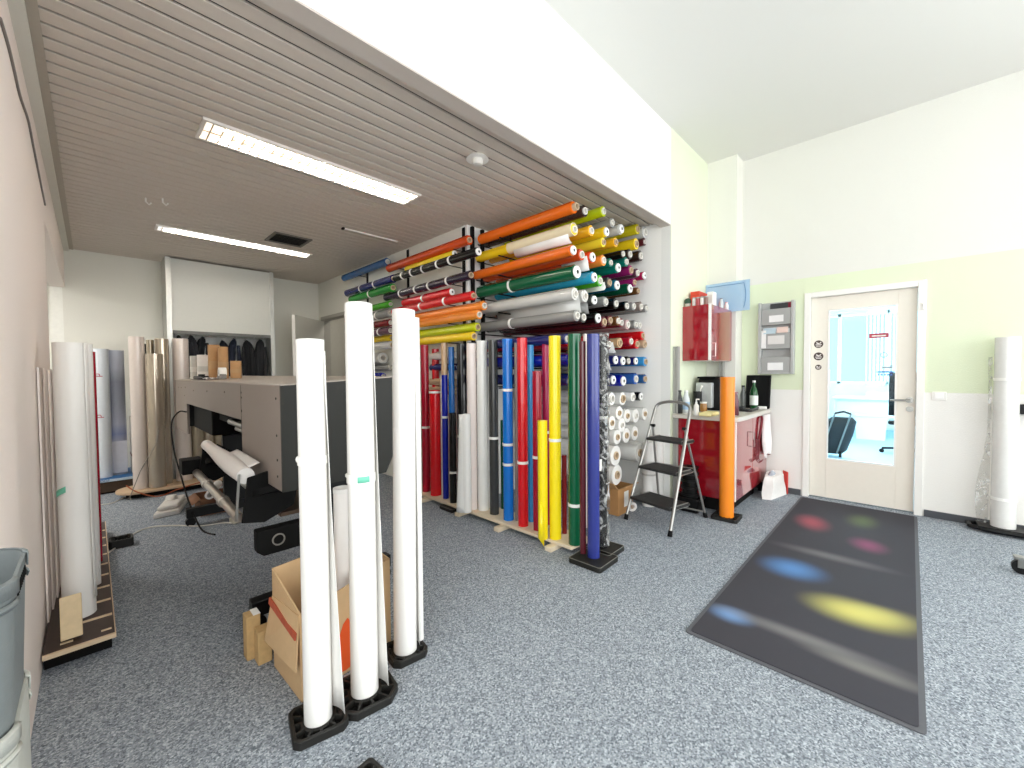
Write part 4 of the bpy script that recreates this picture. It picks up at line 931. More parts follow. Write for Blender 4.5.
obj('body', M().prism([(-0.06,0),(0.06,0),(0.06,0.03),(0.02,0.05),(-0.03,0.06),(-0.06,0.03)], -0.022, 0.022, lambda u, v, w: (0.74+w, 4.02+u, zt+v)), mat('dispenser_grey', '77736e', 0.5), td, bev=0.003)
obj('tape_reel', M().hollow((0.715, 4.0, zt+0.06), (0.765, 4.0, zt+0.06), 0.035, 0.02), M_TAPE, td)
ph = thing('black_cutter', 'flat black cutting tool lying on the left of printer top', 'tool', (0.70, 4.55, topz(0.70)))
zt = topz(0.70)+0.002
obj('tool_body', M().box(0.66, 0.72, 4.40, 4.80, zt, zt+0.03), M_BLACK, ph, bev=0.01); obj('tool_grip', M().box(0.67, 0.71, 4.52, 4.62, zt+0.03, zt+0.045), M_MATTE_BLACK, ph, bev=0.006)
pp = thing('crumpled_paper', 'small crumpled white paper near the front printer edge', 'paper', (0.68, 4.1, topz(0.68)))
cm_ = M(); zt = topz(0.67)+0.003
cm_.grid([[(0.64+0.08*u, 4.05+0.20*v, zt+0.016*abs(_s(7*u+5*v))+0.002) for u in (0,.25,.5,.75,1)] for v in (0,.2,.4,.6,.8,1)])
obj('sheet', cm_, M_PAPER, pp, solid=0.001)

# ---- on the floor around the printer
pb = tag(obj('cardboard_box', M().box(0.66, 0.90, 4.62, 4.92, 0.002, 0.006).box(0.66, 0.665, 4.62, 4.92, 0.006, 0.16).box(0.895, 0.90, 4.62, 4.92, 0.006, 0.16).box(0.665, 0.895, 4.62, 4.625, 0.006, 0.16).box(0.665, 0.895, 4.915, 4.92, 0.006, 0.16), mat('carton_dark', '8a6248', 0.8)), 'open brown carton on the floor beneath the printer', 'box')
obj('flap', M().grid([[(0.66, 4.62, 0.16), (0.66, 4.92, 0.16)], [(0.60, 4.62, 0.12), (0.60, 4.92, 0.12)]]), mat('carton_dark', '8a6248', 0.8), pb, solid=0.004)
tag(obj('paper_roll', M().hollow((0.72, 4.56, 0.198), (0.86, 4.98, 0.198), 0.036, 0.02), M_PAPER), 'short white paper roll lying on the carton under the printer', 'roll')
fp = thing('foot_pedal', 'white flat foot pedal block on the floor left of printer', 'pedal', (0.50, 5.0, 0))
q = [G(153,520), G(180,514), G(189,501), G(166,505)]
cx = sum((v.x for v in q))/4; cy = sum((v.y for v in q))/4
obj('pedal_base', M().prism([(v.x, v.y) for v in q], 0.0, 0.05), mat('pedal_white', 'dcd8d2', 0.5), fp, bev=0.012)
obj('pedal_top', M().prism([(cx+(v.x-cx)*.8, cy+(v.y-cy)*.8) for v in q], 0.055, 0.09), mat('pedal_white', 'dcd8d2', 0.5), fp, bev=0.012)
obj('pedal_knob', M().cyl((cx, cy+0.05, 0.09), (cx, cy+0.05, 0.13), 0.05, 0.04), mat('pedal_white', 'dcd8d2', 0.5), fp, bev=0.006)
ps = thing('power_strip', 'pale multi socket power strip at the end of white cable', 'power strip', (0.62, 3.4, 0))
pa, pb2 = G(231,524), G(248,519)
obj('strip_body', M().bar((pa.x, pa.y, 0.026), (pb2.x, pb2.y, 0.026), 0.07, 0.05), mat('strip_cream', 'cfc9b6', 0.5), ps, bev=0.008)
for k in (0.25, 0.6): obj('socket', M().cyl((pa+(pb2-pa)*k)+Vector((0,0,0.0515)), (pa+(pb2-pa)*k)+Vector((0,0,0.054)), 0.022, n=20), M_MATTE_BLACK, ps)
def cable(label, pts, r, m, name='power_cable'):
    # smooth the way points
    P_ = [Vector(p) for p in pts]; out = []
    for i in range(len(P_)-1):
        p0, p1, p2, p3 = P_[max(i-1,0)], P_[i], P_[i+1], P_[min(i+2,len(P_)-1)]
        for k in range(8):
            t = k/8; out.append(0.5*((2*p1)+(-p0+p2)*t+(2*p0-5*p1+4*p2-p3)*t*t+(-p0+3*p1-3*p2+p3)*t**3))
    out.append(P_[-1]); return tag(obj(name, M().path(out, r, 7), m), label, 'cable')
M_CW = mat('cable_white', 'd6d2ca', 0.5)
cable('white cable curving over the carpet from the power strip', [G(97,560,.008), G(105,555,.008), G(118,546,.008), G(135,533,.008), G(152,527,.008), G(175,525.5,.008), G(200,526,.008), G(222,523,.008), G(231,523,.02)], 0.006, M_CW)
cable('thin pale cable crossing the carpet near the clear rolls', [G(95,505,.006), G(112,503,.006), G(128,496,.006), (0.25,5.75,.012)], 0.004, M_CW)
cable('black cable hanging in an arc from the printer mouth to floor', [(X0-0.01, 4.86, 0.95), (X0-0.06, 4.90, 0.95), (0.50, 4.85, 0.85), (0.50, 4.75, 0.62), (0.53, 4.62, 0.40), (0.56, 4.48, 0.2), (0.60, 4.2, 0.02), (0.66, 4.0, 0.008)], 0.007, M_BLACK)
cable('orange brown cable along the front of the clear roll plank', [(0.22, 5.78, 0.16), (0.30, 5.70, 0.09), (0.45, 5.62, 0.03), (0.62, 5.66, 0.06), (0.80, 5.68, 0.09), (0.98, 5.68, 0.10)], 0.006, mat('cable_orange', 'a4532b', 0.5))
tag(obj('cable_loop', M().path([(0.24,5.75,0.03),(0.32,5.6,0.32),(0.43,5.35,0.62),(0.45,5.33,0.75)], 0.004), mat('cable_grey', '8b857c', 0.5)), 'thin grey wire rising in front of the clear upright rolls', 'cable')

# ---- the box with off-cuts between the tall white rolls
M_CARD = mat('carton_tan', 'cfae84', 0.75, var=0.06)
M_CARDI = mat('carton_inside', 'd6b48a', 0.8, var=0.05)
cb = [G(275,669), G(303,706), G(384,641)]
b0 = Vector((0.545, 1.70, 0)); e1 = (Vector((0.535, 2.0, 0))-b0); e2 = Vector((0.40, 0.10, 0))
b0 = Vector((0.548, 1.705, 0.001)); U = Vector((0.425, 0.075, 0)); W = Vector((-0.012, 0.305, 0)); HB = 0.44
def bp_(u, w, z): return b0+U*u+W*w+Vector((0,0,z))
box_ = thing('cardboard_box', 'tall open tan cardboard box among the tall white rolls', 'box', b0)
t = 0.012
def panel(m, p0, p1, p2, p3): # quad slab
    n = (Vector(p1)-Vector(p0)).cross(Vector(p3)-Vector(p0)).normalized()*0.003
    vs_ = [Vector(p)-n for p in (p0,p1,p2,p3)]+[Vector(p)+n for p in (p0,p1,p2,p3)]
    m.add(vs_, [(0,3,2,1),(4,5,6,7),(0,1,5,4),(1,2,6,5),(2,3,7,6),(3,0,4,7)])
wl_ = M()
panel(wl_, bp_(0,0,0), bp_(1,0,0), bp_(1,0,HB*0.93), bp_(0,0,HB*0.80)); panel(wl_, bp_(0,1,0), bp_(1,1,0), bp_(1,1,HB), bp_(0,1,HB))
panel(wl_, bp_(0,0,0), bp_(0,1,0), bp_(0,1,HB), bp_(0,0,HB*0.80)); panel(wl_, bp_(1,0,0), bp_(1,1,0), bp_(1,1,HB), bp_(1,0,HB*0.93)); panel(wl_, bp_(0,0,0.004), bp_(1,0,0.004), bp_(1,1,0.004), bp_(0,1,0.004))
obj('box_walls', wl_, M_CARD, box_, smooth=False)
fl = M(); panel(fl, bp_(0,0.02,HB*0.79)+Vector((-0.004,0,0)), bp_(0,0.98,HB*0.73)+Vector((-0.004,0,0)), bp_(-0.10,0.95,HB*0.33), bp_(-0.05,0.0,HB*0.30))
obj('flap', fl, M_CARD, box_, smooth=False)
tp_ = M(); panel(tp_, bp_(0,0.01,HB*0.64)+Vector((-0.016,0,0)), bp_(0,0.99,HB*0.72)+Vector((-0.014,0,0)), bp_(0,0.99,HB*0.66)+Vector((-0.018,0,0)), bp_(0,0.01,HB*0.58)+Vector((-0.02,0,0)))
obj('red_tape', tp_, mat('red_packing_tape', 'b5553a', 0.6, var=0.3, scale=60), box_, smooth=False)
orr = M(); o0 = -0.006
orr.prism([(.34,.05),(.44,.03),(.53,.05),(.56,.16),(.555,.32),(.53,.46),(.47,.54),(.42,.50),(.385,.42),(.35,.36),(.325,.24),(.32,.12)], 0, 0.0012, lambda u, v, w: b0+U*u+W*(-0.012)+Vector((0,-w,0))+Vector((0,0,v*HB)))
def blot():
    m = bpy.data.materials.new('orange_spray'); m.use_nodes = True; nt = m.node_tree; b = nt.nodes['Principled BSDF']; b.inputs['Base Color'].default_value = lin('e8591c'); b.inputs['Roughness'].default_value = 0.6
    return m
obj('orange_print', orr, blot(), box_, smooth=False)
wt = thing('white_tube', 'short white tube standing inside the open cardboard box', 'tube', b0+U*0.52+W*0.55)
c = b0+U*0.50+W*0.5+Vector((0,0,0.009)); c.x = PY(343, 520, c.y).x
q = PY(341, 488, c.y)
obj('tube_wall', M().hollow(c, (c.x, c.y, q.z), 0.040, 0.034, 26), M_PAPER, wt)
obj('tube_rim', M().hollow((c.x, c.y, q.z-0.02), (c.x, c.y, q.z+0.001), 0.0412, 0.033, 26), M_WFILM, wt)
for k, (xx, yy, hh, lab) in enumerate(((0.485, 2.16, 0.20, 'taller square wood off-cut beside the open cardboard box'), (0.512, 2.09, 0.15, 'shorter square wood off-cut next to the taller one'))):
    wd = thing('wood_block', lab, 'wood block', (xx, yy, 0), 'wood off-cuts by the box')
    obj('timber', M().box(xx-0.028, xx+0.028, yy-0.032, yy+0.032, 0, hh), mat('timber', 'c9a774', 0.7, var=0.2, scale=40), wd, bev=0.003)
    if k == 0: obj('white_label', M().box(xx-0.0, xx+0.0285, yy-0.0325, yy+0.0325, hh, hh+0.0015), M_TAPE, wd)
# ------------------------------------------------------------------ clear rolls on the far plank
M_CLEAR = mat('clear_film_metallic', 'b7aa98', 0.16, 0.55, var=0.12, scale=4, coat=0.5)
M_CLEAR2 = mat('clear_film_pale', 'dcd0c8', 0.3, 0.1, var=0.04, coat=0.3)
M_CLEAR3 = mat('clear_film_dull', 'a79b86', 0.22, 0.5, var=0.1, scale=5, coat=0.4)
dl = thing('roll_plank', 'round ended wooden board on a dark base carrying the clear rolls', 'plank', (0.7, 5.95, 0))
arc = [(0.33+0.19*_c(a), 5.93+0.19*_s(a)) for a in [PI/2+PI*k/12 for k in range(13)]]
obj('board', M().prism([(1.9, 5.74), (1.9, 6.12)]+arc, 0.055, 0.085), mat('board_tan', 'c8ac8c', 0.6, var=0.1), dl, bev=0.006)
obj('dark_base', M().prism([(1.8, 5.80), (1.8, 6.06), (0.30, 6.04), (0.22, 5.93), (0.30, 5.82)], 0.0, 0.055), M_MATTE_BLACK, dl)
CR = [(140,337,493,12,M_CLEAR2,'pinkish white upright roll at the left end of the clear rolls',5.90),
      (157,354,498,14,M_CLEAR,'shiny clear film roll, front one of the upright clear group',5.84),
      (165,339,497,11,M_CLEAR,'taller shiny clear roll right behind the front clear roll',5.95),
      (153.5,340,490,6,M_CLEAR3,'narrow clear roll standing behind the front clear roll',6.08),
      (183.5,339,484,13,M_CLEAR2,'pinkish clear roll rising above the left end of printer',6.00),
      (198,440,484,10,M_CLEAR3,'dull clear roll seen through the printer mouth, left one',6.02),
      (208,440,484,10,M_CLEAR,'shiny clear roll seen through the printer mouth, middle one',6.02),
      (218,440,484,10,M_CLEAR3,'dull clear roll seen through the printer mouth, right one',6.02)]
its = []
for (x, yt, yb, w, m, lab, yy) in CR:
    p = PY(x, 450, yy); r = size(w, Vector((p.x, yy, 0.8)))/2; h = PY(x, yt, yy).z-0.087
    if yt > 400: h = 1.10
    its.append([Vector((p.x, yy, 0)), r, h, m, lab])
settle(its)
for (p, r, h, m, lab) in its:
    vroll(lab, (p.x, p.y, 0.087), r, h, 'white', 'clear upright rolls', (), material=m, name='clear_roll')
bs = PY(148.5, 354, 6.3)
bsx = tag(obj('black_profile', M().bar((PY(148.5,354,6.42).x, 6.42, 0.0), (PY(148.5,354,6.42).x-0.03, 6.42, 1.66), 0.05, 0.03), M_BLACK, bev=0.004), 'thin black profile standing behind the clear rolls', 'profile')

# ---- blue wrapped pallet with white and bluish rolls
bp2 = thing('pallet', 'dark pallet at the far end with blue printed wrap on top', 'pallet', (0.3, 6.5, 0))
obj('pallet_deck', M().box(-0.10, 0.62, 6.28, 6.86, 0.02, 0.13), mat('pallet_dark', '4a3a2d', 0.8, var=0.3, scale=10), bp2)
obj('pallet_blocks', M().box(-0.10, 0.62, 6.30, 6.36, 0, 0.02).box(-0.10, 0.62, 6.74, 6.80, 0, 0.02), M_MATTE_BLACK, bp2)
M_BLUEW = mat('blue_wrap', '2c6aa6', 0.4, var=0.35, scale=18)
obj('blue_wrap', M().box(-0.105, 0.625, 6.27, 6.865, 0.13, 0.165), M_BLUEW, bp2, bev=0.004)
obj('wrap_band', M().box(-0.10, 0.62, 6.268, 6.2705, 0.132, 0.160), mat('wrap_light', 'c7d8e6', 0.5), bp2)
text('wrap_lettering', 'COOP', 0.034, (0.06, 6.2665, 0.146), (1,0,0), (0,0,1), M_BLUEW, bp2)
its = []
for (x, yt, w, yy) in ((102, 349, 12, 6.42), (116, 350.5, 14, 6.50)):
    p = PY(x, 400, yy); its.append([Vector((p.x, yy, 0)), size(w, Vector((p.x, yy, 0.8)))/2, PY(x, yt, yy).z-0.166])
settle(its)
r1 = vroll('white upright roll with red lettering on the blue wrapped pallet', (its[0][0].x, its[0][0].y, 0.1665), its[0][1], its[0][2], 'white', None, (), material=mat('film_bluish_white', 'dde3ea', 0.4), name='paper_roll')
c = its[0][0]; rr = its[0][1]
for zz in (0.85, 1.30):
    text('roll_lettering', 'd', 0.085, (c.x-0.022, c.y-rr-0.003, zz), (0,0,-1), (1,0,0), mat('lettering_red', 'b3455a', 0.5), r1)
def vmix():
    m = bpy.data.materials.new('bluish_wrap_print'); m.use_nodes = True; nt = m.node_tree; b = nt.nodes['Principled BSDF']; b.inputs['Roughness'].default_value = 0.35
    tc = nt.nodes.new('ShaderNodeTexCoord'); sp = nt.nodes.new('ShaderNodeSeparateXYZ'); nt.links.new(tc.outputs['Object'], sp.inputs[0])
    r = nt.nodes.new('ShaderNodeValToRGB'); mm = nt.nodes.new('ShaderNodeMath'); mm.operation = 'DIVIDE'; mm.inputs[1].default_value = 1.6
    nt.links.new(sp.outputs['Z'], mm.inputs[0]); nt.links.new(mm.outputs[0], r.inputs[0]); e = r.color_ramp.elements
    e[0].position = 0.0; e[0].color = lin('b9c1d2'); e[1].position = 1; e[1].color = lin('c3c8d6')
    for p_, c_ in ((.22,'c2c6d4'),(.29,'8f9ac4'),(.36,'b9bfd2'),(.52,'9da2b2'),(.66,'8b90a0'),(.76,'b5bac9')): k = e.new(p_); k.color = lin(c_)
    nt.links.new(r.outputs[0], b.inputs['Base Color']); return m
r2_ = vroll('bluish grey upright roll with soft printed patches beside the white one', (its[1][0].x, its[1][0].y, 0.1665), its[1][1], its[1][2], 'white', None, (), material=vmix(), name='paper_roll')
c = its[1][0]; rr = its[1][1]
obj('white_label', M().box(c.x-0.075, c.x+0.075, c.y-rr-0.004, c.y-rr-0.002, 0.19, 0.55), mat('label_bluish_white', 'd9dbe6', 0.5), r2_)
cb2 = thing('carton', 'white carton with a dark red stripe on the blue wrapped pallet', 'box', (0.47, 6.5, 0.166))
p0 = PY(132, 458, 6.40); p1 = PY(156, 416, 6.40)
obj('carton_body', M().box(p0.x, 0.61, 6.40, 6.70, 0.167, p1.z), mat('carton_white', 'd9d5ce', 0.6), cb2, bev=0.004)
obj('red_stripe', M().box(p0.x-0.001, 0.6115, 6.398, 6.701, 0.36, 0.385), mat('stripe_red', '6e1f28', 0.6), cb2)

# ------------------------------------------------------------------ left wall: pallet, rolls, boards
M_PLT = mat('film_faced_ply', '3f3029', 0.5, var=0.2)
M_EDGE = mat('ply_edge', 'd9c1a2', 0.7, var=0.1)
lp = thing('pallet', 'dark brown slatted pallet with pale edges along the left wall', 'pallet', (-0.07, 3.5, 0))
LX0, LX1 = XL+0.006, 0.045
obj('base_panel', M().box(LX0, LX1-0.01, 2.72, 4.7, 0.0, 0.075), M_MATTE_BLACK, lp)
obj('deck', M().box(LX0, LX1, 2.66, 4.75, 0.075, 0.092), M_PLT, lp)
ed = M().box(LX0, LX1, 2.645, 2.66, 0.075, 0.094).box(LX1, LX1+0.004, 2.645, 4.75, 0.075, 0.094)
obj('pale_edge', ed, M_EDGE, lp)
for k in range(9):
    yy = 2.87+0.2*k; obj('slot', M().box(-0.085, LX1-0.004, yy, yy+0.022, 0.092, 0.0945), M_EDGE, lp)
obj('slot', M().box(-0.13, -0.09, 2.71, 2.725, 0.092, 0.0945).box(0.0, 0.035, 2.71, 2.725, 0.092, 0.0945), M_EDGE, lp)
p = Vector((-0.068, 2.98, 0)); d = ray(74, 343); k = math.hypot(p.x, p.y)/math.hypot(d.x, d.y)
r = size(24, Vector((p.x, p.y, 0.8)))/2
q0 = PY(75.5, 500, 2.98)
p.x = q0.x
lw = vroll('tall white upright roll with a loose edge on the left pallet', (p.x, p.y, 0.096), r, H+d.z*k-0.096, 'white', None, (), material=M_WFILM, name='paper_roll', flap=(toward(-0.1), 0.004, 0.012, 0.06, 1.0))
aa = math.atan2(-FW.y, -FW.x)-0.3; rows = []
for zz in (.715, .745): rows.append([Vector((p.x+(r+0.003)*_c(aa+t), p.y+(r+0.003)*_s(aa+t), zz+0.03*t)) for t in [-0.5+0.1*k for k in range(12)]])
obj('green_tape', M().grid(rows), M_TAPEG, lw, solid=0.001)
q = PY(89, 450, 3.35); vroll('slim white upright roll between the left white roll and red roll', (q.x, 3.35, 0.0965), 0.030, PY(88, 344, 3.35).z-0.0965, 'white', None, (), material=M_WFILM, name='paper_roll')
q = PY(95, 450, 3.75); vroll('slim red upright roll on the left pallet', (q.x-0.012, 3.75, 0.0965), 0.030, PY(95, 352, 3.75).z-0.0965, 'crimson', None, ())
wb_ = thing('wood_block', 'pale timber off-cut leaning against the left white roll', 'wood block', (-0.095, 2.80, 0.095))
zb0 = G(72, 640, 0.096)
obj('timber', M().bar((zb0.x, zb0.y+0.012, 0.100), (zb0.x-0.002, zb0.y+0.075, 0.275), 0.070, 0.03, up=(0,1,0)), mat('timber_pale', 'dcc6a0', 0.7, var=0.15, scale=30), wb_, bev=0.003)
for k in range(4):
    yy = 2.86 + 0.17*k
    bd_ = tag(obj('foam_board', M().bar((XL+0.012+0.012*k*0+0.011*(3-k), 0, 0), (XL+0.012+0.011*(3-k), 0.001, 0), 0.001, 0.001) if False else M().box(XL+0.003+0.0095*k, XL+0.010+0.0095*k, 3.00+0.15*k, 3.95, 0.0945, 1.34-0.005*k), mat('foam_board', 'f3e8e1', 0.7)),
        ('pinkish white board leaning on left wall, innermost of the stack','pinkish white board on left wall, second from the viewer','pinkish white board on left wall, third from the viewer','pinkish white board on left wall, furthest from the viewer')[3-k] if False else
        ('pinkish white board at the left wall, its edge nearest the viewer','pinkish white board at the left wall, second edge from the viewer','pinkish white board at the left wall, third edge from the viewer','pinkish white board at the left wall, farthest edge from viewer')[k], 'board', 'boards against the left wall', )
foot('black ribbed foot under the far end of the left pallet rolls', (0.125, 4.30, 0), 0.068, 0.0, 0.03, 0.06, 0.2)
wire = [PX(0, 18, XL+0.004), PX(8, 45, XL+0.004), PX(14, 70, XL+0.004), PX(20, 96, XL+0.004), PX(28, 120, XL+0.004), PX(33, 145, XL+0.004), PX(40, 180, XL+0.004), PX(45, 205, XL+0.004)]
cable('thin grey wire clipped along the top of left wall', wire, 0.005, mat('wire_grey', '7b746f', 0.6), 'wall_wire')
# two grey bins by the left picture edge
M_BIN = mat('bin_dark_grey', '73797a', 0.5, var=0.06, scale=40, bump=0.08); M_BIN2 = mat('bin_pale_grey', 'b9bab2', 0.5, var=0.05, scale=40, bump=0.08)
def rrect(cx, cy, hx, hy, rad, z, n=6):
    out = []
    for (sx, sy, a0) in ((1,1,0),(-1,1,PI/2),(-1,-1,PI),(1,-1,1.5*PI)):
        for k in range(n+1):
            a = a0+PI/2*k/n; out.append((cx+sx*(hx-rad)+rad*_c(a), cy+sy*(hy-rad)+rad*_s(a), z))
    return out
def bin_(label, cx, cy, hx, hy, z0, z1, m, taper):
    root = thing('waste_bin', label, 'bin', (cx, cy, z0), 'stacked grey bins')
    t = 0.006
    rows = [rrect(cx,cy,hx-taper,hy-taper,0.06,z0+0.004), rrect(cx,cy,hx-taper,hy-taper,0.06,z0), rrect(cx,cy,hx,hy,0.075,z1), rrect(cx,cy,hx-t,hy-t,0.069,z1), rrect(cx,cy,hx-taper-t,hy-taper-t,0.054,z0+0.012)]
    obj('bin_body', M().grid(rows, True), m, root)
    obj('rim', M().grid([rrect(cx,cy,hx+0.002,hy+0.002,0.076,z1-0.03), rrect(cx,cy,hx+0.003,hy+0.003,0.076,z1), rrect(cx,cy,hx-0.004,hy-0.004,0.071,z1+0.003)]), m, root, solid=0.003)
    obj('grip_lip', M().grid([rrect(cx,cy,hx+0.001,hy+0.001,0.076,z1-0.055), rrect(cx,cy,hx+0.004,hy+0.004,0.076,z1-0.047), rrect(cx,cy,hx+0.001,hy+0.001,0.076,z1-0.04)]), m, root, solid=0.002)
    return root
BX, BYC = -0.305, 1.40
bin_('pale grey plastic bin at the left picture edge, under a darker one', BX, BYC, 0.181, 0.165, 0.0, 0.585, M_BIN2, 0.002)
ub = bin_('dark grey plastic bin stacked in the pale bin, left edge', BX, BYC, 0.186, 0.158, 0.40, 0.885, M_BIN, 0.018)
hl = M()
for k in range(9): hl.box(BX+0.1845, BX+0.1870, BYC-0.07+0.016*k, BYC-0.064+0.016*k, 0.84, 0.862)
obj('vent_slot', hl, M_MATTE_BLACK, ub)

# ------------------------------------------------------------------ far wall: roller shutter wardrobe with jackets
CX0, CX1, CY = 0.655, 1.83, 6.48
wr = thing('roller_wardrobe', 'wide wardrobe niche with half raised pale roller shutter', 'wardrobe', (1.24, 6.7, 0))
M_SHUT = mat('shutter_grey', 'd5d6d0', 0.5, var=0.02); M_ALU = mat('aluminium', 'c4c4be', 0.35, 0.6)
ZT = ZC-0.012
obj('side_panel', M().box(CX0, CX0+0.02, CY, YF-0.004, 0, ZT), M_ALU, wr); obj('side_panel', M().box(CX1-0.02, CX1, CY, YF-0.004, 0, ZT), M_ALU, wr)
obj('guide_rail', M().box(CX0+0.02, CX0+0.05, CY, CY+0.03, 0, ZT), M_ALU, wr); obj('guide_rail', M().box(CX1-0.05, CX1-0.02, CY, CY+0.03, 0, ZT), M_ALU, wr)
shp = [(CY+0.012+0.0025*_s(k*PI), 1.835+k*0.05) for k in range(1)]
sh_ = M()
zz = 1.845
while zz < ZT-0.02: sh_.box(CX0+0.05, CX1-0.05, CY+0.010, CY+0.020, zz, min(zz+0.0485, ZT-0.01)); zz += 0.05
obj('shutter', M().box(CX0+0.05, CX1-0.05, CY+0.012, CY+0.022, 1.845, ZT-0.01), M_SHUT, wr)
obj('bottom_bar', M().box(CX0+0.05, CX1-0.05, CY+0.004, CY+0.03, 1.80, 1.845), mat('bar_dark', '6a6b68', 0.5), wr, bev=0.003)
obj('back_panel', M().box(CX0+0.02, CX1-0.02, YF-0.05, YF-0.006, 0, ZT), mat('wardrobe_back', 'eeefec', 0.6), wr)
obj('coat_rail', M().box(CX0+0.02, CX1-0.02, 6.80, 6.82, 1.80, 1.83), M_ALU, wr)
for k in range(10): obj('coat_hook', M().path([(0.76+0.11*k, 6.80, 1.81), (0.76+0.11*k, 6.75, 1.80), (0.76+0.11*k, 6.735, 1.815)], 0.005, 6).sphere((0.76+0.11*k, 6.735, 1.82), 0.010, 8, 6), M_FRAME, wr)
def jacket(label, x, w, zt_, zb_, colour, yy=6.66, lean=0.0):
    root = thing('jacket', label, 'jacket', (x, yy, zb_), 'jackets in the wardrobe')
    m = mat('cloth_'+colour, colour, 0.9, var=0.25, scale=8, bump=0.4, bscale=30)
    rows = []
    for k in range(19):
        u = k/18; z = zt_+(zb_-zt_)*u
        ww = w*(0.10+0.40*min(1, u/0.08)**0.6 + 0.50*min(1, u/0.50)**0.9)*(1+0.07*_s(9*u+x*20)); dd = 0.02+0.045*min(1, u*3)
        rows.append([(x+lean*u*0.1 + ww/2*_c(a)*(1+0.06*_s(3*a+u*5+x*30)), yy + dd*_s(a)*(1+0.22*_s(4*a+u*7+x*50)), z - (0.03*_s(a*3+x*9) if k == 18 else 0)) for a in [2*PI*i/22 for i in range(22)]])
    obj('body', M().grid(rows, True), m, root)
    for s_ in (-1, 1):
        obj('sleeve', M().path([(x+s_*w*0.26, yy-0.045, zt_-(zt_-zb_)*0.16), (x+s_*w*0.30, yy-0.065, zt_-(zt_-zb_)*0.50), (x+s_*w*0.27, yy-0.065, zt_-(zt_-zb_)*0.86)], [0.018, 0.026, 0.022], 10), m, root)
    obj('hanging_loop', M().path([(x-0.02, yy+0.01, zt_-0.01), (x, yy+0.06, zt_+0.012), (x+0.02, yy+0.01, zt_-0.01)], 0.005, 6), M_BLACK, root)
JK = [(0.785,.11,1.79,1.36,'15171b','black jacket on a hanger, leftmost in the wardrobe'),(0.905,.11,1.80,1.30,'22242a','charcoal jacket, second from the left in the wardrobe'),(1.03,.11,1.79,1.28,'1b1d22','black jacket, third from the left in the wardrobe'),
      (1.245,.12,1.75,1.25,'191d27','dark navy jacket behind the kraft tubes in the wardrobe'),(1.375,.11,1.78,1.22,'1d2333','navy jacket right of the kraft tubes in the wardrobe'),(1.52,.15,1.77,1.20,'1c1d20','broad black jacket, second from the right in the wardrobe'),(1.69,.14,1.79,1.12,'26272a','dark grey jacket, rightmost in the wardrobe')]
for (x, w, a, b, c, lab) in JK: jacket(lab, x, w*1.22, a, b, c, 6.66+0.02*_s(x*40), 1.2*_s(x*17))

# ---- open door at the far right of the alcove
f2 = M().box(XS-0.012, XS+0.12, DY0, DY0+0.05, 0, DZ).box(XS-0.012, XS+0.12, DY1-0.05, DY1, 0, DZ).box(XS-0.012, XS+0.12, DY0+0.05, DY1-0.05, DZ-0.05, DZ)
struct('door_frame', f2, mat('door_frame_grey', 'aaa69c', 0.5), 'grey frame of the open door at far right of alcove', 'door frame')
hx, hy = XS-0.025, DY1-0.06; ang = math.atan2(6.17-hy, 1.93-hx)
ex = Vector((_c(ang), _s(ang), 0)); ey = Vector((-ex.y, ex.x, 0)); Ld = 0.80
o_ = Vector((hx, hy, 0))
fn = lambda u, v, w: o_ + ex*u + ey*v + Vector((0,0,w))
d2 = tag(obj('door_2', M().prism([(0.0,0),(Ld,0),(Ld,0.045),(0,0.045)], 0.01, DZ-0.076, fn), mat('door_grey', 'c3c1b8', 0.5, var=0.02), bev=0.002), 'pale grey door leaf standing open at the far right of the alcove', 'door', kind='structure')
obj('leaf_edge', M().prism([(Ld,0.0),(Ld+0.003,0.0),(Ld+0.003,0.045),(Ld,0.045)], 0.01, DZ-0.076, fn), M_FRAME, d2)
hm = M().path([fn(Ld-0.06, 0.045, 1.05), fn(Ld-0.06, 0.095, 1.05), fn(Ld-0.17, 0.095, 1.05)], 0.009).cyl(fn(Ld-0.06, 0.045, 1.05), fn(Ld-0.06, 0.05, 1.05), 0.025)
obj('handle', hm, M_STEEL, d2)
obj('lock_plate', M().prism([(Ld+0.003,0.012),(Ld+0.0045,0.012),(Ld+0.0045,0.033),(Ld+0.003,0.033)], 0.95, 1.15, fn), M_STEEL, d2)
struct('wall_corridor', M().box(XS+1.1, XS+1.2, 5.0, 7.3, 0, 2.7).box(XS+0.12, XS+1.2, 7.2, 7.3, 0, 2.7).box(XS+0.12, XS+1.2, 5.0, 5.1, 0, 2.7).box(XS+0.12, XS+1.2, 5.0, 7.3, 2.6, 2.7), mat('corridor_paint', 'b9b4a8', 0.8), 'grey corridor walls beyond the open alcove door', 'wall')
struct('floor_corridor', M().box(XS+0.001, XS+1.1, DY0-0.8, 7.2, -0.1, 0.001), M_CARPET, 'carpet of the corridor beyond the open door', 'floor')

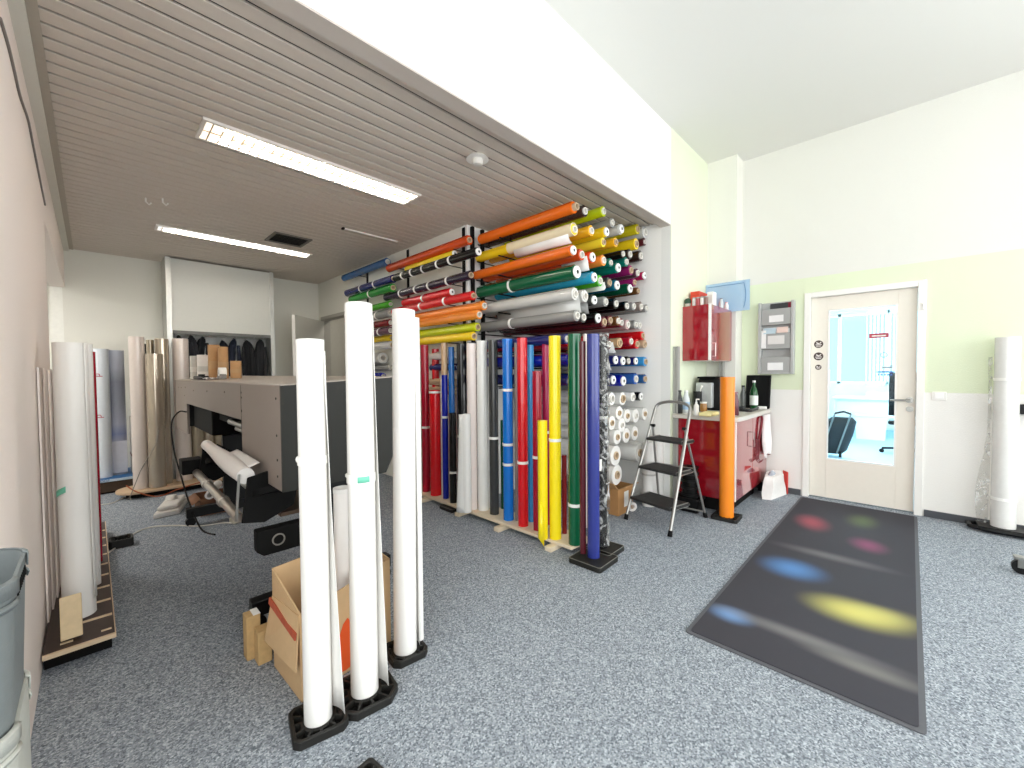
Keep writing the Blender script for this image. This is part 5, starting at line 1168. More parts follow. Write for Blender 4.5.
# ------------------------------------------------------------------ ceiling fittings
M_TUBE = emis('lamp_tube', 'fff7ea', 80.0)
M_LOUV = mat('louvre_white', 'f3efe8', 0.35, 0.2, var=0.02)
def troffer(label, x0, x1, y0, y1, tubes, warm):
    root = thing('ceiling_light', label, 'ceiling light', ((x0+x1)/2, (y0+y1)/2, ZC), 'recessed louvre lights')
    f_ = M(); e = 0.018
    f_.box(x0, x1, y0, y0+e, ZC-0.014, ZC+0.004).box(x0, x1, y1-e, y1, ZC-0.014, ZC+0.004).box(x0, x0+e, y0+e, y1-e, ZC-0.014, ZC+0.004).box(x1-e, x1, y0+e, y1-e, ZC-0.014, ZC+0.004)
    obj('frame', f_, M_LOUV, root)
    obj('reflector', M().box(x0+e, x1-e, y0+e, y1-e, ZC-0.003, ZC-0.001), emis('lamp_reflector_%s' % warm, 'fff1de' if warm else 'f4f6fa', 0.85 if warm else 0.8), root)
    for k in range(tubes):
        yy = y0+(y1-y0)*(k+0.5)/tubes
        obj('lamp_tube', M().cyl((x0+0.10, yy, ZC-0.006), (x1-0.04, yy, ZC-0.006), 0.0045, n=10), M_TUBE, root)
    lv = M()
    n_ = int((x1-x0)/0.055)
    for k in range(n_): lv.box(x0+e+0.03+k*0.055, x0+e+0.037+k*0.055, y0+e, y1-e, ZC-0.013, ZC-0.0105)
    lv.box(x0+e, x1-e, (y0+y1)/2-0.004, (y0+y1)/2+0.004, ZC-0.014, ZC-0.010)
    obj('louvre', lv, mat('louvre_blade', 'cbbba6', 0.5), root)
troffer('nearer broad recessed louvre light in the slat ceiling', 0.475, 1.905, 2.865, 3.125, 2, True)
troffer('farther narrow recessed louvre light in the slat ceiling', 0.470, 1.90, 5.20, 5.385, 2, False)
vt = thing('ceiling_vent', 'square dark louvred air vent beside the farther light', 'vent', (1.52, 4.82, ZC))
vf = M().box(1.335,1.70,4.64,4.665,ZC-0.012,ZC+0.002).box(1.335,1.70,4.975,5.0,ZC-0.012,ZC+0.002).box(1.335,1.36,4.665,4.975,ZC-0.012,ZC+0.002).box(1.675,1.70,4.665,4.975,ZC-0.012,ZC+0.002)
obj('vent_frame', vf, mat('vent_grey', '6f6a63', 0.5), vt)
obj('vent_opening', M().box(1.36,1.675,4.665,4.975,ZC-0.002,ZC-0.001), M_MATTE_BLACK, vt)
for k in range(6): obj('vent_slat', M().obox((1.5175, 4.70+0.05*k, ZC-0.008), (0.157,0,0), (0,0.014,0.004), (0,-0.0003,0.001)), mat('vent_dark', '3f3c38', 0.5), vt)
sd = thing('smoke_detector', 'round white smoke detector on the slat ceiling near the lintel', 'smoke detector', (1.84, 2.10, ZC))
obj('base_disc', M().cyl((1.84, 2.10, ZC-0.001), (1.84, 2.10, ZC-0.022), 0.055, 0.076, 28), M_FRAME, sd); obj('sensor_dome', M().lathe((1.84, 2.10, ZC-0.022), [(0.036,0),(0.036,-0.022),(0.030,-0.034),(0.0001,-0.038)], 24), mat('detector_grey', 'd7d3cc', 0.4), sd)
sp = thing('ceiling_rail', 'thin white rail fixed to the slat ceiling above left rack', 'rail', (2.1, 4.06, ZC))
obj('rail', M().box(1.79, 2.38, 4.05, 4.07, ZC-0.012, ZC), M_FRAME, sp); obj('end_cap', M().box(1.77, 1.79, 4.04, 4.08, ZC-0.016, ZC), M_MATTE_BLACK, sp)
for (x, y, lab) in ((0.346,4.50,'left one of two small white ceiling hooks'), (0.445,4.42,'right one of two small white ceiling hooks')):
    hk = tag(obj('ceiling_hook', M().path([(x,y,ZC),(x,y,ZC-0.03),(x+0.02,y,ZC-0.05),(x+0.035,y,ZC-0.03)], 0.006, 8), M_FRAME), lab, 'hook', 'ceiling hooks')
# ------------------------------------------------------------------ kitchenette: red base cupboard with worktop
M_RED = mat('gloss_red', '98101f', 0.1, var=0.02, coat=1.0, ior=1.6)
M_WT = mat('worktop_grey', 'cfc9bf', 0.4, var=0.12, scale=90)
KX0, KX1, KY0, KY1, KZ0, KZ1, KT = 3.975, 5.07, 1.105, 1.66, 0.125, 0.842, 0.885
kb = thing('base_cupboard', 'glossy red base cupboard with doors under a grey worktop', 'cupboard', (4.4, 1.38, 0))
obj('carcass', M().prism([(KX0,KY0+0.022),(KX1,KY0+0.022),(KX1,1.355),(4.865,1.355),(4.865,KY1),(KX0,KY1)], KZ0, KZ1), M_RED, kb, bev=0.002)
obj('plinth', M().box(KX0+0.05, 4.86, KY0+0.07, KY1, 0.001, KZ0), M_MATTE_BLACK, kb)
for xx in (KX0+0.04, KX1-0.06): obj('cupboard_leg', M().cyl((xx, KY0+0.045, 0), (xx, KY0+0.045, KZ0), 0.018), M_BLACK, kb)
for a, b in ((KX0+0.022, (KX0+KX1)/2-0.003), ((KX0+KX1)/2+0.003, KX1-0.003)):
    dr = obj('door', M().box(a, b, KY0, KY0+0.02, KZ0+0.003, KZ1-0.004), M_RED, kb, bev=0.002)
    hx = b-0.06
    obj('door_handle', M().path([(hx, KY0, 0.56), (hx, KY0-0.03, 0.56), (hx, KY0-0.03, 0.70), (hx, KY0, 0.70)], 0.005), M_STEEL, dr)
obj('edge_strip', M().box(KX0-0.0, KX0+0.020, KY0-0.001, KY0+0.021, KZ0, KZ1), mat('edge_white', 'f1efec', 0.4), kb)
wt = tag(obj('worktop', M().prism([(KX0-0.045, KY1), (KX0-0.045, KY0+0.02), (KX0-0.015, KY0-0.025), (KX0+0.05, KY0-0.035), (KX1+0.02, KY0-0.035), (KX1+0.02, 1.358), (4.868, 1.358), (4.868, KY1)], KZ1+0.001, KT), M_WT, bev=0.006), 'speckled grey worktop lying on the red base cupboard', 'worktop')
hr = thing('hook_rail', 'dark red wire hook rack hanging on the base cupboard door', 'hook rack', (4.68, KY0-0.02, 0.4))
M_DR = mat('hook_dark_red', '6d1020', 0.4)
hxr = 4.66
w_ = M()
for k in range(3): w_.path([(hxr+0.045*k-0.05, KY0-0.012, 0.60), (hxr+0.045*k-0.05, KY0-0.012, 0.40), (hxr+0.045*k-0.05, KY0-0.035, 0.375), (hxr+0.045*k-0.05, KY0-0.05, 0.40)], 0.005, 6)
w_.path([(hxr-0.07, KY0-0.012, 0.60), (hxr+0.06, KY0-0.012, 0.60)], 0.006, 6).path([(hxr-0.07, KY0-0.012, 0.45), (hxr+0.06, KY0-0.012, 0.45)], 0.005, 6)
obj('wire_frame', w_, M_DR, hr)
obj('hanger_loop', M().path([(hxr+0.03, KY0-0.012, 0.60), (hxr+0.09, KY0-0.02, 0.72), (hxr+0.12, KY0-0.02, 0.80), (hxr+0.13, KY0-0.012, 0.825)], 0.012, 8), M_DR, hr)
tw = thing('tea_towel', 'white tea towel hanging from the corner of the red cupboard', 'towel', (4.94, KY0-0.03, 0.45))
rows = []
for k in range(16):
    u = k/15; z = 0.838-0.40*u; wv = 0.035+0.095*min(1, u*1.6)*(1-0.25*max(0, u-.6))
    rows.append([(4.90+0.03*u+wv*v, KY0-0.030-0.022*_s(v*8+u*2)-0.012*(1-abs(v)), z-0.05*abs(v)*u) for v in [-1+2*i/12 for i in range(13)]])
obj('cloth', M().grid(rows), mat('towel_white', 'f3edec', 0.9, bump=0.2), tw, solid=0.006)
bg = thing('shopping_bag', 'white paper shopping bag with a red side on the floor', 'bag', (4.86, 0.99, 0))
a, b_ = G(748, 487), G(788, 493)
B0 = Vector((4.69, 1.02, 0)); 
rows = []
prof = [(4.68,1.05),(4.70,0.97),(5.02,0.92),(5.07,0.97),(5.06,1.05),(4.90,1.08)]
for z, k in ((0.003,1),(0.06,1.02),(0.14,1.0),(0.19,0.93),(0.22,0.86)):
    rows.append([(4.87+(x-4.87)*k+0.01*_s(x*40+z*30), 1.01+(y-1.01)*k+0.01*_s(y*60+z*20), z+(0.02*_s(x*30) if z > .18 else 0)) for x, y in prof])
obj('bag_body', M().grid(rows, True), mat('bag_white', 'f2eeea', 0.7, bump=0.2), bg)
obj('red_side', M().add([(5.035,0.905,0.004),(5.076,0.955,0.004),(5.076,0.955,0.24),(5.035,0.905,0.235),(5.041,0.90,0.004),(5.08,0.95,0.004),(5.08,0.95,0.24),(5.041,0.90,0.235)], [(0,3,2,1),(4,5,6,7),(0,1,5,4),(1,2,6,5),(2,3,7,6),(3,0,4,7)]), mat('bag_red', 'd2443c', 0.6), bg)
obj('grey_contents', M().grid([[(4.86+0.12*_c(a)*k, 1.01+0.04*_s(a)*k, 0.19+h) for a in [2*PI*i/14 for i in range(14)]] for k, h in ((1,0),(.9,.03),(.5,.06+0.0),(.1,.075))], True), mat('bag_grey', 'aab0ba', 0.8), bg)
# --- on the worktop
def bottle(label, x, y, r, h, colour, rough=0.2, cap=None, neck=0.35, z=KT, lab=None, name='bottle', cat='bottle', trans=0):
    z += 0.001
    root = thing(name, label, cat, (x, y, z))
    m = mat('bottle_'+colour, colour, rough, coat=0.3)
    obj('bottle_body', M().lathe((x, y, z), [(r*0.92,0),(r,0.008),(r,h*0.58),(r*0.9,h*0.66),(r*neck,h*0.82),(r*neck*0.95,h*0.93)], 20), m, root)
    obj('cap', M().cyl((x, y, z+h*0.93), (x, y, z+h), r*neck*1.1, n=16), mat('cap_'+(cap or colour), cap or colour, 0.4), root)
    if lab: obj('bottle_label', M().hollow((x, y, z+h*0.15), (x, y, z+h*0.48), r+0.0015, r-0.001, 20), mat('label_'+lab, lab, 0.6), root)
    return root
def sight(x, y_, Yd): return PY(x, y_, Yd)
q = PY(678.5, 410, 1.615); bottle('black bottle at the left end of the worktop', q.x+0.01, 1.615, 0.034, 0.225, '141416', 0.3, neck=0.62)
q = PY(686, 410, 1.59); bottle('clear bottle with pale blue label beside the black bottle', q.x, 1.59, 0.036, 0.22, 'dfe4e6', 0.15, 'f0f0f0', 0.5, lab='a9c8e6')
q = PY(697.5, 408, 1.58); mug = thing('black_cup', 'black cup with a white spoon on the worktop', 'cup', (q.x, 1.58, KT))
obj('cup_wall', M().hollow((q.x, 1.58, KT+0.012), (q.x, 1.58, KT+0.20), 0.040, 0.034, 22).cyl((q.x, 1.58, KT+0.001), (q.x, 1.58, KT+0.012), 0.040), M_BLACK, mug); obj('spoon', M().path([(q.x, 1.58, KT+0.02), (q.x+0.03, 1.56, KT+0.22), (q.x+0.045, 1.55, KT+0.26)], [0.004, 0.005, 0.012], 8), M_FRAME, mug)
q = PY(703.5, 410, 1.49); jar = thing('glass_jar', 'small amber jar on worktop in front of the coffee machine', 'jar', (q.x, 1.49, KT))
obj('jar_body', M().lathe((q.x, 1.49, KT+0.001), [(0.030,0),(0.034,0.01),(0.034,0.07),(0.028,0.085)], 20), mat('amber', 'a7773e', 0.15, coat=0.4), jar); obj('lid', M().cyl((q.x,1.49,KT+0.086), (q.x,1.49,KT+0.10), 0.031), M_FRAME, jar)
q = PY(708, 414, 1.33); sl = tag(obj('tissue_pack', M().box(q.x-0.10, q.x+0.12, 1.27, 1.38, KT+0.001, KT+0.036), mat('pack_yellow', 'efe2a2', 0.6, var=0.15), bev=0.01), 'flat pale yellow packet on the worktop left of orange roll', 'packet')
q = PY(697, 412, 1.42); sp2 = thing('soap_pump', 'slim white pump bottle near the ladder top on worktop', 'bottle', (q.x, 1.42, KT))
obj('bottle_body', M().lathe((q.x-0.02, 1.42, KT+0.001), [(0.022,0),(0.024,0.006),(0.024,0.09),(0.010,0.11),(0.010,0.125)], 18), M_FRAME, sp2); obj('pump', M().path([(q.x-0.02,1.42,KT+0.12),(q.x-0.02,1.42,KT+0.15),(q.x+0.02,1.41,KT+0.148)], 0.006), M_FRAME, sp2)
cf = thing('coffee_machine', 'black coffee machine on the worktop behind the orange roll', 'coffee machine', (4.62, 1.47, KT))
x0, x1 = 4.46, 4.80
obj('machine_body', M().box(x0+0.04, x1-0.02, 1.40, 1.62, KT+0.001, KT+0.33), M_BLACK, cf, bev=0.012)
obj('brew_head', M().box(x0+0.09, x1-0.04, 1.33, 1.40, KT+0.20, KT+0.33), M_BLACK, cf, bev=0.01)
obj('drip_tray', M().box(x0+0.06, x1-0.04, 1.29, 1.40, KT+0.001, KT+0.045), mat('tray_grey', '4d4d4c', 0.3, 0.5), cf, bev=0.006)
obj('water_tank', M().box(x0-0.03, x0+0.038, 1.46, 1.62, KT+0.03, KT+0.29), mat('tank_grey', 'b9bcbc', 0.15, coat=0.5), cf, bev=0.008)
obj('hopper_lid', M().box(x0-0.02, x1-0.10, 1.43, 1.61, KT+0.331, KT+0.352), M_MATTE_BLACK, cf, bev=0.006)
obj('spout', M().cyl(((x0+x1)/2, 1.355, KT+0.20), ((x0+x1)/2, 1.355, KT+0.15), 0.02, 0.014), M_STEEL, cf)
bottle('dark red bottle just right of the orange roll', 4.13, 1.158, 0.034, 0.215, '5d2330', 0.2, '8f5f68', 0.7)
tr = thing('metal_tray', 'flat dark grey tray on the worktop beside green bottle', 'tray', (4.70, 1.19, KT))
TX, TY = 4.68, 1.20
obj('tray_rim', M().grid([rrect(TX, TY, 0.14, 0.08, 0.02, KT+0.034), rrect(TX, TY, 0.13, 0.072, 0.02, KT+0.006)]), mat('tray_dark', '47484a', 0.35, 0.6), tr, solid=0.004); obj('tray_base', M().prism([(v[0], v[1]) for v in rrect(TX, TY, 0.13, 0.072, 0.02, 0)], KT+0.001, KT+0.008), mat('tray_dark', '47484a', 0.35, 0.6), tr)
bottle('green glass water bottle with white cap and label on worktop', 4.90, 1.19, 0.038, 0.305, '0f4a22', 0.08, 'f0f0ee', 0.36, lab='e6ece4')
bt = thing('serving_tray', 'black serving tray leaning upright at the worktop right end', 'tray', (5.05, 1.18, KT))
xb, xt, ya, yb_, zt1 = 5.015, 5.075, 1.30, 1.075, KT+0.36
obj('tray_panel', M().add([(xb,ya,KT+0.002),(xb,yb_,KT+0.002),(xt,yb_,zt1),(xt,ya,zt1),(xb+0.010,ya,KT+0.002),(xb+0.010,yb_,KT+0.002),(xt+0.010,yb_,zt1),(xt+0.010,ya,zt1)], [(0,3,2,1),(4,5,6,7),(0,1,5,4),(1,2,6,5),(2,3,7,6),(3,0,4,7)]), M_MATTE_BLACK, bt, bev=0.004)
obj('tray_rim', M().path([(xb,ya,KT+0.012),(xt,ya,zt1-0.005),(xt,yb_,zt1-0.005),(xb,yb_,KT+0.012)], 0.008), M_BLACK, bt)
nk = tag(obj('napkin', M().box(4.95, 5.0, 1.09, 1.17, KT+0.001, KT+0.03), mat('napkin_white', 'f2f0ee', 0.9), bev=0.006), 'folded white napkin on the worktop in front of black tray', 'napkin')
bottle('slim grey bottle between coffee machine and green bottle', 4.93, 1.30, 0.028, 0.25, '6f7270', 0.25, '1d1d1d', 0.5)

# --- wall cupboard and what stands on it
WX0, WX1, WY0, WY1, WZ0, WZ1 = 4.19, 4.84, 1.395, 1.664, 1.40, 1.945
wc = thing('wall_cupboard', 'glossy red wall cupboard hung above the worktop', 'cupboard', (4.5, 1.53, WZ0))
obj('carcass', M().box(WX0, WX1, WY0+0.021, WY1, WZ0, WZ1), M_RED, wc, bev=0.002)
wd = obj('door', M().box(WX0+0.022, WX1, WY0, WY0+0.019, WZ0+0.002, WZ1-0.002), M_RED, wc, bev=0.002)
obj('edge_strip', M().box(WX0, WX0+0.020, WY0-0.001, WY0+0.020, WZ0, WZ1), mat('edge_white', 'f1efec', 0.4), wc)
obj('bottom_panel', M().box(WX0+0.01, WX1-0.01, WY0+0.025, WY1-0.002, WZ0-0.004, WZ0), mat('panel_bottom', 'd9d6d0', 0.5), wc)
obj('door_handle', M().path([(WX0+0.06, WY0, WZ0+0.04), (WX0+0.06, WY0-0.028, WZ0+0.04), (WX0+0.06, WY0-0.028, WZ0+0.17), (WX0+0.06, WY0, WZ0+0.17)], 0.0055, 8), mat('handle_pale', 'd8ccca', 0.3, 0.5), wd)
z = WZ1+0.001
rb = thing('red_box', 'red cardboard box lying on top of the red wall cupboard', 'box', (4.52, 1.60, z))
obj('box_body', M().box(4.34, 4.80, 1.555, 1.645, z, z+0.165), mat('box_red', 'd9482f', 0.5), rb, bev=0.003); obj('box_lid_line', M().box(4.339, 4.801, 1.554, 1.646, z+0.125, z+0.128), mat('box_red_dark', 'a93322', 0.5), rb)
wbx = thing('white_carton', 'upright white carton in front of the red box', 'box', (4.38, 1.46, z))
obj('carton_body', M().box(4.33, 4.43, 1.42, 1.475, z, z+0.14), M_FRAME, wbx, bev=0.002); obj('carton_print', M().box(4.329, 4.3302, 1.43, 1.465, z+0.03, z+0.11), mat('carton_print', 'd9d2cc', 0.6), wbx)
pt = thing('cactus', 'small dark green potted cactus at the cupboard top left', 'plant', (4.235, 1.63, z))
obj('pot', M().lathe((4.235, 1.63, z), [(0.024,0),(0.030,0.03)], 16), mat('pot_pale', 'c9c4b8', 0.6), pt); obj('plant_body', M().sphere((4.235, 1.63, z+0.055), 0.033, 18, 12), mat('cactus_green', '3c5a45', 0.8, var=0.3, scale=80, bump=0.6), pt)
for k, (xx, yy, c, lab) in enumerate(((4.225,1.565,'cdc9c6','silver tin left in the row on the wall cupboard'),(4.225,1.525,'b04b52','red labelled jar in the row on the wall cupboard'),(4.225,1.487,'e8e4e0','white jar at the front edge of the wall cupboard'),(4.225,1.448,'8a6a62','brown jar next to the white carton on wall cupboard'))):
    jr = thing('spice_jar', lab, 'jar', (xx, yy, z), 'jars on the wall cupboard')
    obj('jar_body', M().cyl((xx,yy,z), (xx,yy,z+0.07), 0.018, n=18), mat('jar_'+c, c, 0.3), jr); obj('lid', M().cyl((xx,yy,z+0.07), (xx,yy,z+0.083), 0.0185, n=18), mat('lid_grey', 'a8a6a4', 0.4), jr)
for k, (xx, yy, c, hh, lab) in enumerate(((4.64,1.44,'c9d2d6',0.11,'pale bottle right of the white carton on wall cupboard'),(4.78,1.43,'e9e6e6',0.085,'small white bottle at the right end of wall cupboard top'))):
    bottle(lab, xx, yy, 0.022, hh, c, 0.2, '6b6f78' if k == 0 else 'e7a9b0', 0.6, z=WZ1)
# --- blue sheet on the wall above the cupboard
bsX = XP-0.052
a = PX(704, 285, bsX); b_ = PX(750, 279, bsX); c = PX(750, 309, bsX)
bsn = thing('blue_sign', 'pale blue translucent panel hung crosswise in the corner above cupboard', 'panel', (bsX, (a.y+b_.y)/2, c.z))
mb = mat('acrylic_blue', 'b2d5f3', 0.12, var=0.02, coat=0.6, alpha=0.72)
y0_, y1_, z0_, z1_ = b_.y, min(a.y, YB-0.012), c.z-0.008, b_.z+0.0
obj('panel_sheet', M().box(bsX-0.003, bsX+0.003, y0_, y1_, z0_, z1_), mb, bsn)
ar = [(bsX-0.005, y0_+0.055+0.012*_s(PI*k/10), z0_+0.03+(z1_-z0_-0.06)*k/10) for k in range(11)]
ar = [(p[0], p[1]-0.03*_s(PI*k/10), p[2]) for k, p in enumerate(ar)]
obj('engraved_line', M().path(ar + [(bsX-0.005, y1_-0.02, z1_-0.03)], 0.003, 6), mat('line_blue', '4f81ae', 0.5), bsn)
obj('mount', M().cyl((bsX+0.003, y0_+0.10, (z0_+z1_)/2), (XP-0.001, y0_+0.10, (z0_+z1_)/2), 0.012).cyl((bsX+0.003, y1_-0.08, (z0_+z1_)/2), (XP-0.001, y1_-0.08, (z0_+z1_)/2), 0.012), M_STEEL, bsn)
# --- aluminium posts
for (cx_, cy_, z0_, zt_, lab) in ((3.975, 1.635, 0.0, 1.53, 'tall grey aluminium post standing left of the red base cupboard'), (4.835, 1.49, KT, 1.55, 'grey aluminium post standing on the worktop by the pilaster')):
    po = thing('aluminium_post', lab, 'post', (cx_, cy_, z0_), 'aluminium posts')
    o = 0.026
    poly = [(-o,-o),(-0.006,-o),(-0.006,-o+0.012),(0.006,-o+0.012),(0.006,-o),(o,-o),(o,-0.006),(o-0.012,-0.006),(o-0.012,0.006),(o,0.006),(o,o),(0.006,o),(0.006,o-0.012),(-0.006,o-0.012),(-0.006,o),(-o,o),(-o,0.006),(-o+0.012,0.006),(-o+0.012,-0.006),(-o,-0.006)]
    obj('profile', M().prism(poly, z0_+0.001, zt_, lambda u, v, w, cx_=cx_, cy_=cy_: (cx_+u*0.9, cy_+v*0.9, w)), mat('post_aluminium', 'b3b2ae', 0.45, 0.25), po, smooth=False)
    obj('end_cap', M().box(cx_-o*0.9, cx_+o*0.9, cy_-o*0.9, cy_+o*0.9, zt_, zt_+0.004), mat('post_cap', '8d8c88', 0.5), po)
# --- wall file rack
ra, rb_, rc = PX(758.5, 303.5, 5.03), PX(794.5, 299.5, 5.03), PX(759, 374, 5.03)
fy1, fy0, fz1, fz0 = ra.y, rb_.y, ra.z, rc.z
wr = thing('file_rack', 'grey three pocket wall rack holding papers left of the door', 'file rack', (5.06, (fy0+fy1)/2, fz0))
M_RK = mat('rack_grey', 'b3b4b2', 0.45, var=0.03)
obj('back_plate', M().box(XD-0.012, XD, fy0, fy1, fz0, fz1), M_RK, wr, bev=0.004)
hP = (fz1-fz0)/3
for k in range(3):
    zb = fz0+hP*k+0.012; zt_ = zb+hP*0.66
    pk = M().box(XD-0.075, XD-0.070, fy0+0.03, fy1-0.03, zb, zt_).box(XD-0.07, XD-0.012, fy0+0.03, fy0+0.036, zb, zt_).box(XD-0.07, XD-0.012, fy1-0.036, fy1-0.03, zb, zt_).box(XD-0.07, XD-0.012, fy0+0.036, fy1-0.036, zb, zb+0.005)
    obj('pocket', pk, mat('pocket_grey', 'a3a4a2', 0.45, var=0.03), wr, bev=0.003)
ry = M().box(XD-0.08, XD-0.012, fy0, fy0+0.028, fz0, fz1).box(XD-0.08, XD-0.012, fy1-0.028, fy1, fz0, fz1).box(XD-0.08, XD-0.012, fy0+0.028, fy1-0.028, fz0, fz0+0.012)
obj('side_frame', ry, M_RK, wr, bev=0.004)
def leaf(label, y0, y1, z0, z1, x0, x1, c, cat='paper', name='paper_sheet'):
    m_ = M().add([(x0,y0,z0),(x0,y1,z0),(x1,y1,z1),(x1,y0,z1),(x0+0.003,y0,z0),(x0+0.003,y1,z0),(x1+0.003,y1,z1),(x1+0.003,y0,z1)], [(0,3,2,1),(4,5,6,7),(0,1,5,4),(1,2,6,5),(2,3,7,6),(3,0,4,7)])
    return tag(obj(name, m_, mat('leaf_'+c, c, 0.7, var=0.04), None, smooth=False), label, cat)
k2 = fz0+2*hP+0.02; k1 = fz0+hP+0.02; k0 = fz0+0.02; ym = (fy0+fy1)/2
leaf('white label card on the top pocket of the wall rack', ym-0.07, ym+0.06, k2+0.02, k2+0.09, XD-0.080, XD-0.080, 'ecebea', name='label_card')
for q_ in range(3): pass
leaf('black folder rising from the top pocket of the wall rack', ym-0.10, ym+0.06, k2+0.02, fz1-0.015, XD-0.060, XD-0.03, '3a3b3d')
leaf('dark red folder at the right of the top pocket', fy0+0.035, fy0+0.09, k2+0.05, fz1-0.012, XD-0.05, XD-0.025, '8a1c33')
leaf('white papers rising from the middle pocket, left', ym-0.02, fy1-0.035, k1+0.02, k1+hP*0.86, XD-0.055, XD-0.04, 'e9eaea')
leaf('pale blue sheet folded over the middle pocket', ym-0.0, ym+0.11, k1+hP*0.60, k1+hP*0.84, XD-0.082, XD-0.068, 'b9ccd6')
leaf('sheet with reddish print over the middle pocket, right', ym-0.11, ym-0.01, k1+hP*0.62, k1+hP*0.86, XD-0.084, XD-0.066, 'e2c9c0')
leaf('white slip standing in the right of middle pocket', fy0+0.04, fy0+0.08, k1+0.03, k1+hP*0.80, XD-0.064, XD-0.05, 'efefee')
leaf('white leaflet with dark photo on the middle pocket front', ym-0.08, ym+0.07, k1+0.04, k1+0.13, XD-0.080, XD-0.079, 'dcdad7')
leaf('white sheet sticking to the bottom pocket of the wall rack', ym-0.07, ym+0.07, k0+0.02, k0+0.10, XD-0.080, XD-0.079, 'ededed')
leaf('white papers at the left edge of the middle pocket', fy1-0.075, fy1-0.032, k1+0.0, k1+0.19, XD-0.080, XD-0.079, 'eeeeec')

# ------------------------------------------------------------------ step ladder
M_LAD = mat('ladder_silver', 'a7a6a2', 0.3, 0.75, var=0.05); M_STEP = mat('step_black', '2a2928', 0.7, bump=0.3, bscale=300)
ld = thing('step_ladder', 'silver folding step ladder with three black treads by red cupboard', 'ladder', (3.5, 1.55, 0))
fa, fb = Vector((3.24, 1.775, 0.012)), Vector((3.13, 1.335, 0.012))
ta, tb_ = Vector((3.64, 1.70, 0.93)), Vector((3.60, 1.365, 0.93))
ridge = (tb_-ta).normalized(); sl = (ta-fa).normalized(); sl2 = (tb_-fb).normalized()
pts = [fa+(ta-fa)*(k/4) for k in range(5)]
arch = []
for k in range(1, 12):
    a = PI*k/12; arch.append((ta+tb_)/2 - (tb_-ta)*0.5*_c(a)*1.0 + (sl+sl2).normalized()*0.10*_s(a)**0.55)
pts2 = [tb_+(fb-tb_)*(k/4) for k in range(5)]
obj('front_frame', M().path(pts+arch+pts2, 0.0135, 12), M_LAD, ld)
for k, u in enumerate((0.19, 0.47, 0.735)):
    pa_, pb_ = fa+(ta-fa)*u, fb+(tb_-fb)*u
    m_ = (pa_+pb_)/2; wv = (pb_-pa_); ax_ = wv.normalized(); dp = Vector((0,0,1)).cross(ax_); dp = dp if dp.x > 0 else -dp
    dd = (0.135, 0.12, 0.105)[k]
    tr_ = obj('tread', M().obox(m_+dp*(dd-0.035), wv*0.47, dp*dd, Vector((0,0,0.011))), M_STEP, ld, bev=0.005)
    obj('tread_bracket', M().obox(pa_+ax_*0.022+dp*(dd-0.03), ax_*0.003, dp*dd*0.85, Vector((0,0,0.018))).obox(pb_-ax_*0.022+dp*(dd-0.03), ax_*0.003, dp*dd*0.85, Vector((0,0,0.018))), M_LAD, tr_)
ra_ = Vector((3.73, 1.69, 0.012))
rbk = Vector((3.765, 1.285, 0.012))
ha, hb_ = fa+(ta-fa)*0.86+ridge*0.02, fb+(tb_-fb)*0.86-ridge*0.02
rf = M().path([ha, ha+(ra_-ha)*0.5, ra_], 0.010, 10).path([hb_, hb_+(rbk-hb_)*0.5, rbk], 0.010, 10).path([ra_+(ha-ra_)*0.05, rbk+(hb_-rbk)*0.05], 0.008, 8).path([ra_+(ha-ra_)*0.55, rbk+(hb_-rbk)*0.55], 0.006, 8)
obj('rear_frame', rf, M_LAD, ld)
for q_, u_ in ((fa, sl), (fb, sl2), (ra_, (ha-ra_).normalized()), (rbk, (hb_-rbk).normalized())): obj('rubber_foot', M().cyl(q_-Vector((0,0,0.012)), q_+u_*0.035, 0.019, 0.016, 16), M_MATTE_BLACK, ld)
obj('brace', M().path([fb+(tb_-fb)*0.45+ridge*-0.018, rbk+(hb_-rbk)*0.52], 0.005, 6).path([fa+(ta-fa)*0.45+ridge*0.018, ra_+(ha-ra_)*0.52], 0.005, 6), M_LAD, ld)
for q_ in (ha, hb_): obj('hinge', M().cyl(q_-ridge*0.02, q_+ridge*0.02, 0.014), M_BLACK, ld)
# --- behind the ladder
cr = thing('black_crate', 'black plastic crate on the floor behind the ladder', 'crate', (3.86, 1.50, 0))
def crate(parent, x0, x1, y0, y1, z0, z1):
    obj('crate_wall', M().grid([rrect((x0+x1)/2,(y0+y1)/2,(x1-x0)/2-0.012,(y1-y0)/2-0.012,0.02,z0+0.003), rrect((x0+x1)/2,(y0+y1)/2,(x1-x0)/2-0.012,(y1-y0)/2-0.012,0.02,z0), rrect((x0+x1)/2,(y0+y1)/2,(x1-x0)/2,(y1-y0)/2,0.02,z1), rrect((x0+x1)/2,(y0+y1)/2,(x1-x0)/2-0.006,(y1-y0)/2-0.006,0.018,z1), rrect((x0+x1)/2,(y0+y1)/2,(x1-x0)/2-0.018,(y1-y0)/2-0.018,0.018,z0+0.01)], True), M_BLACK, parent)
    obj('crate_rim', M().grid([rrect((x0+x1)/2,(y0+y1)/2,(x1-x0)/2+0.006,(y1-y0)/2+0.006,0.022,z1-0.02), rrect((x0+x1)/2,(y0+y1)/2,(x1-x0)/2+0.006,(y1-y0)/2+0.006,0.022,z1)]), M_BLACK, parent, solid=0.005)
crate(cr, 3.785, 3.965, 1.36, 1.57, 0.0, 0.13)
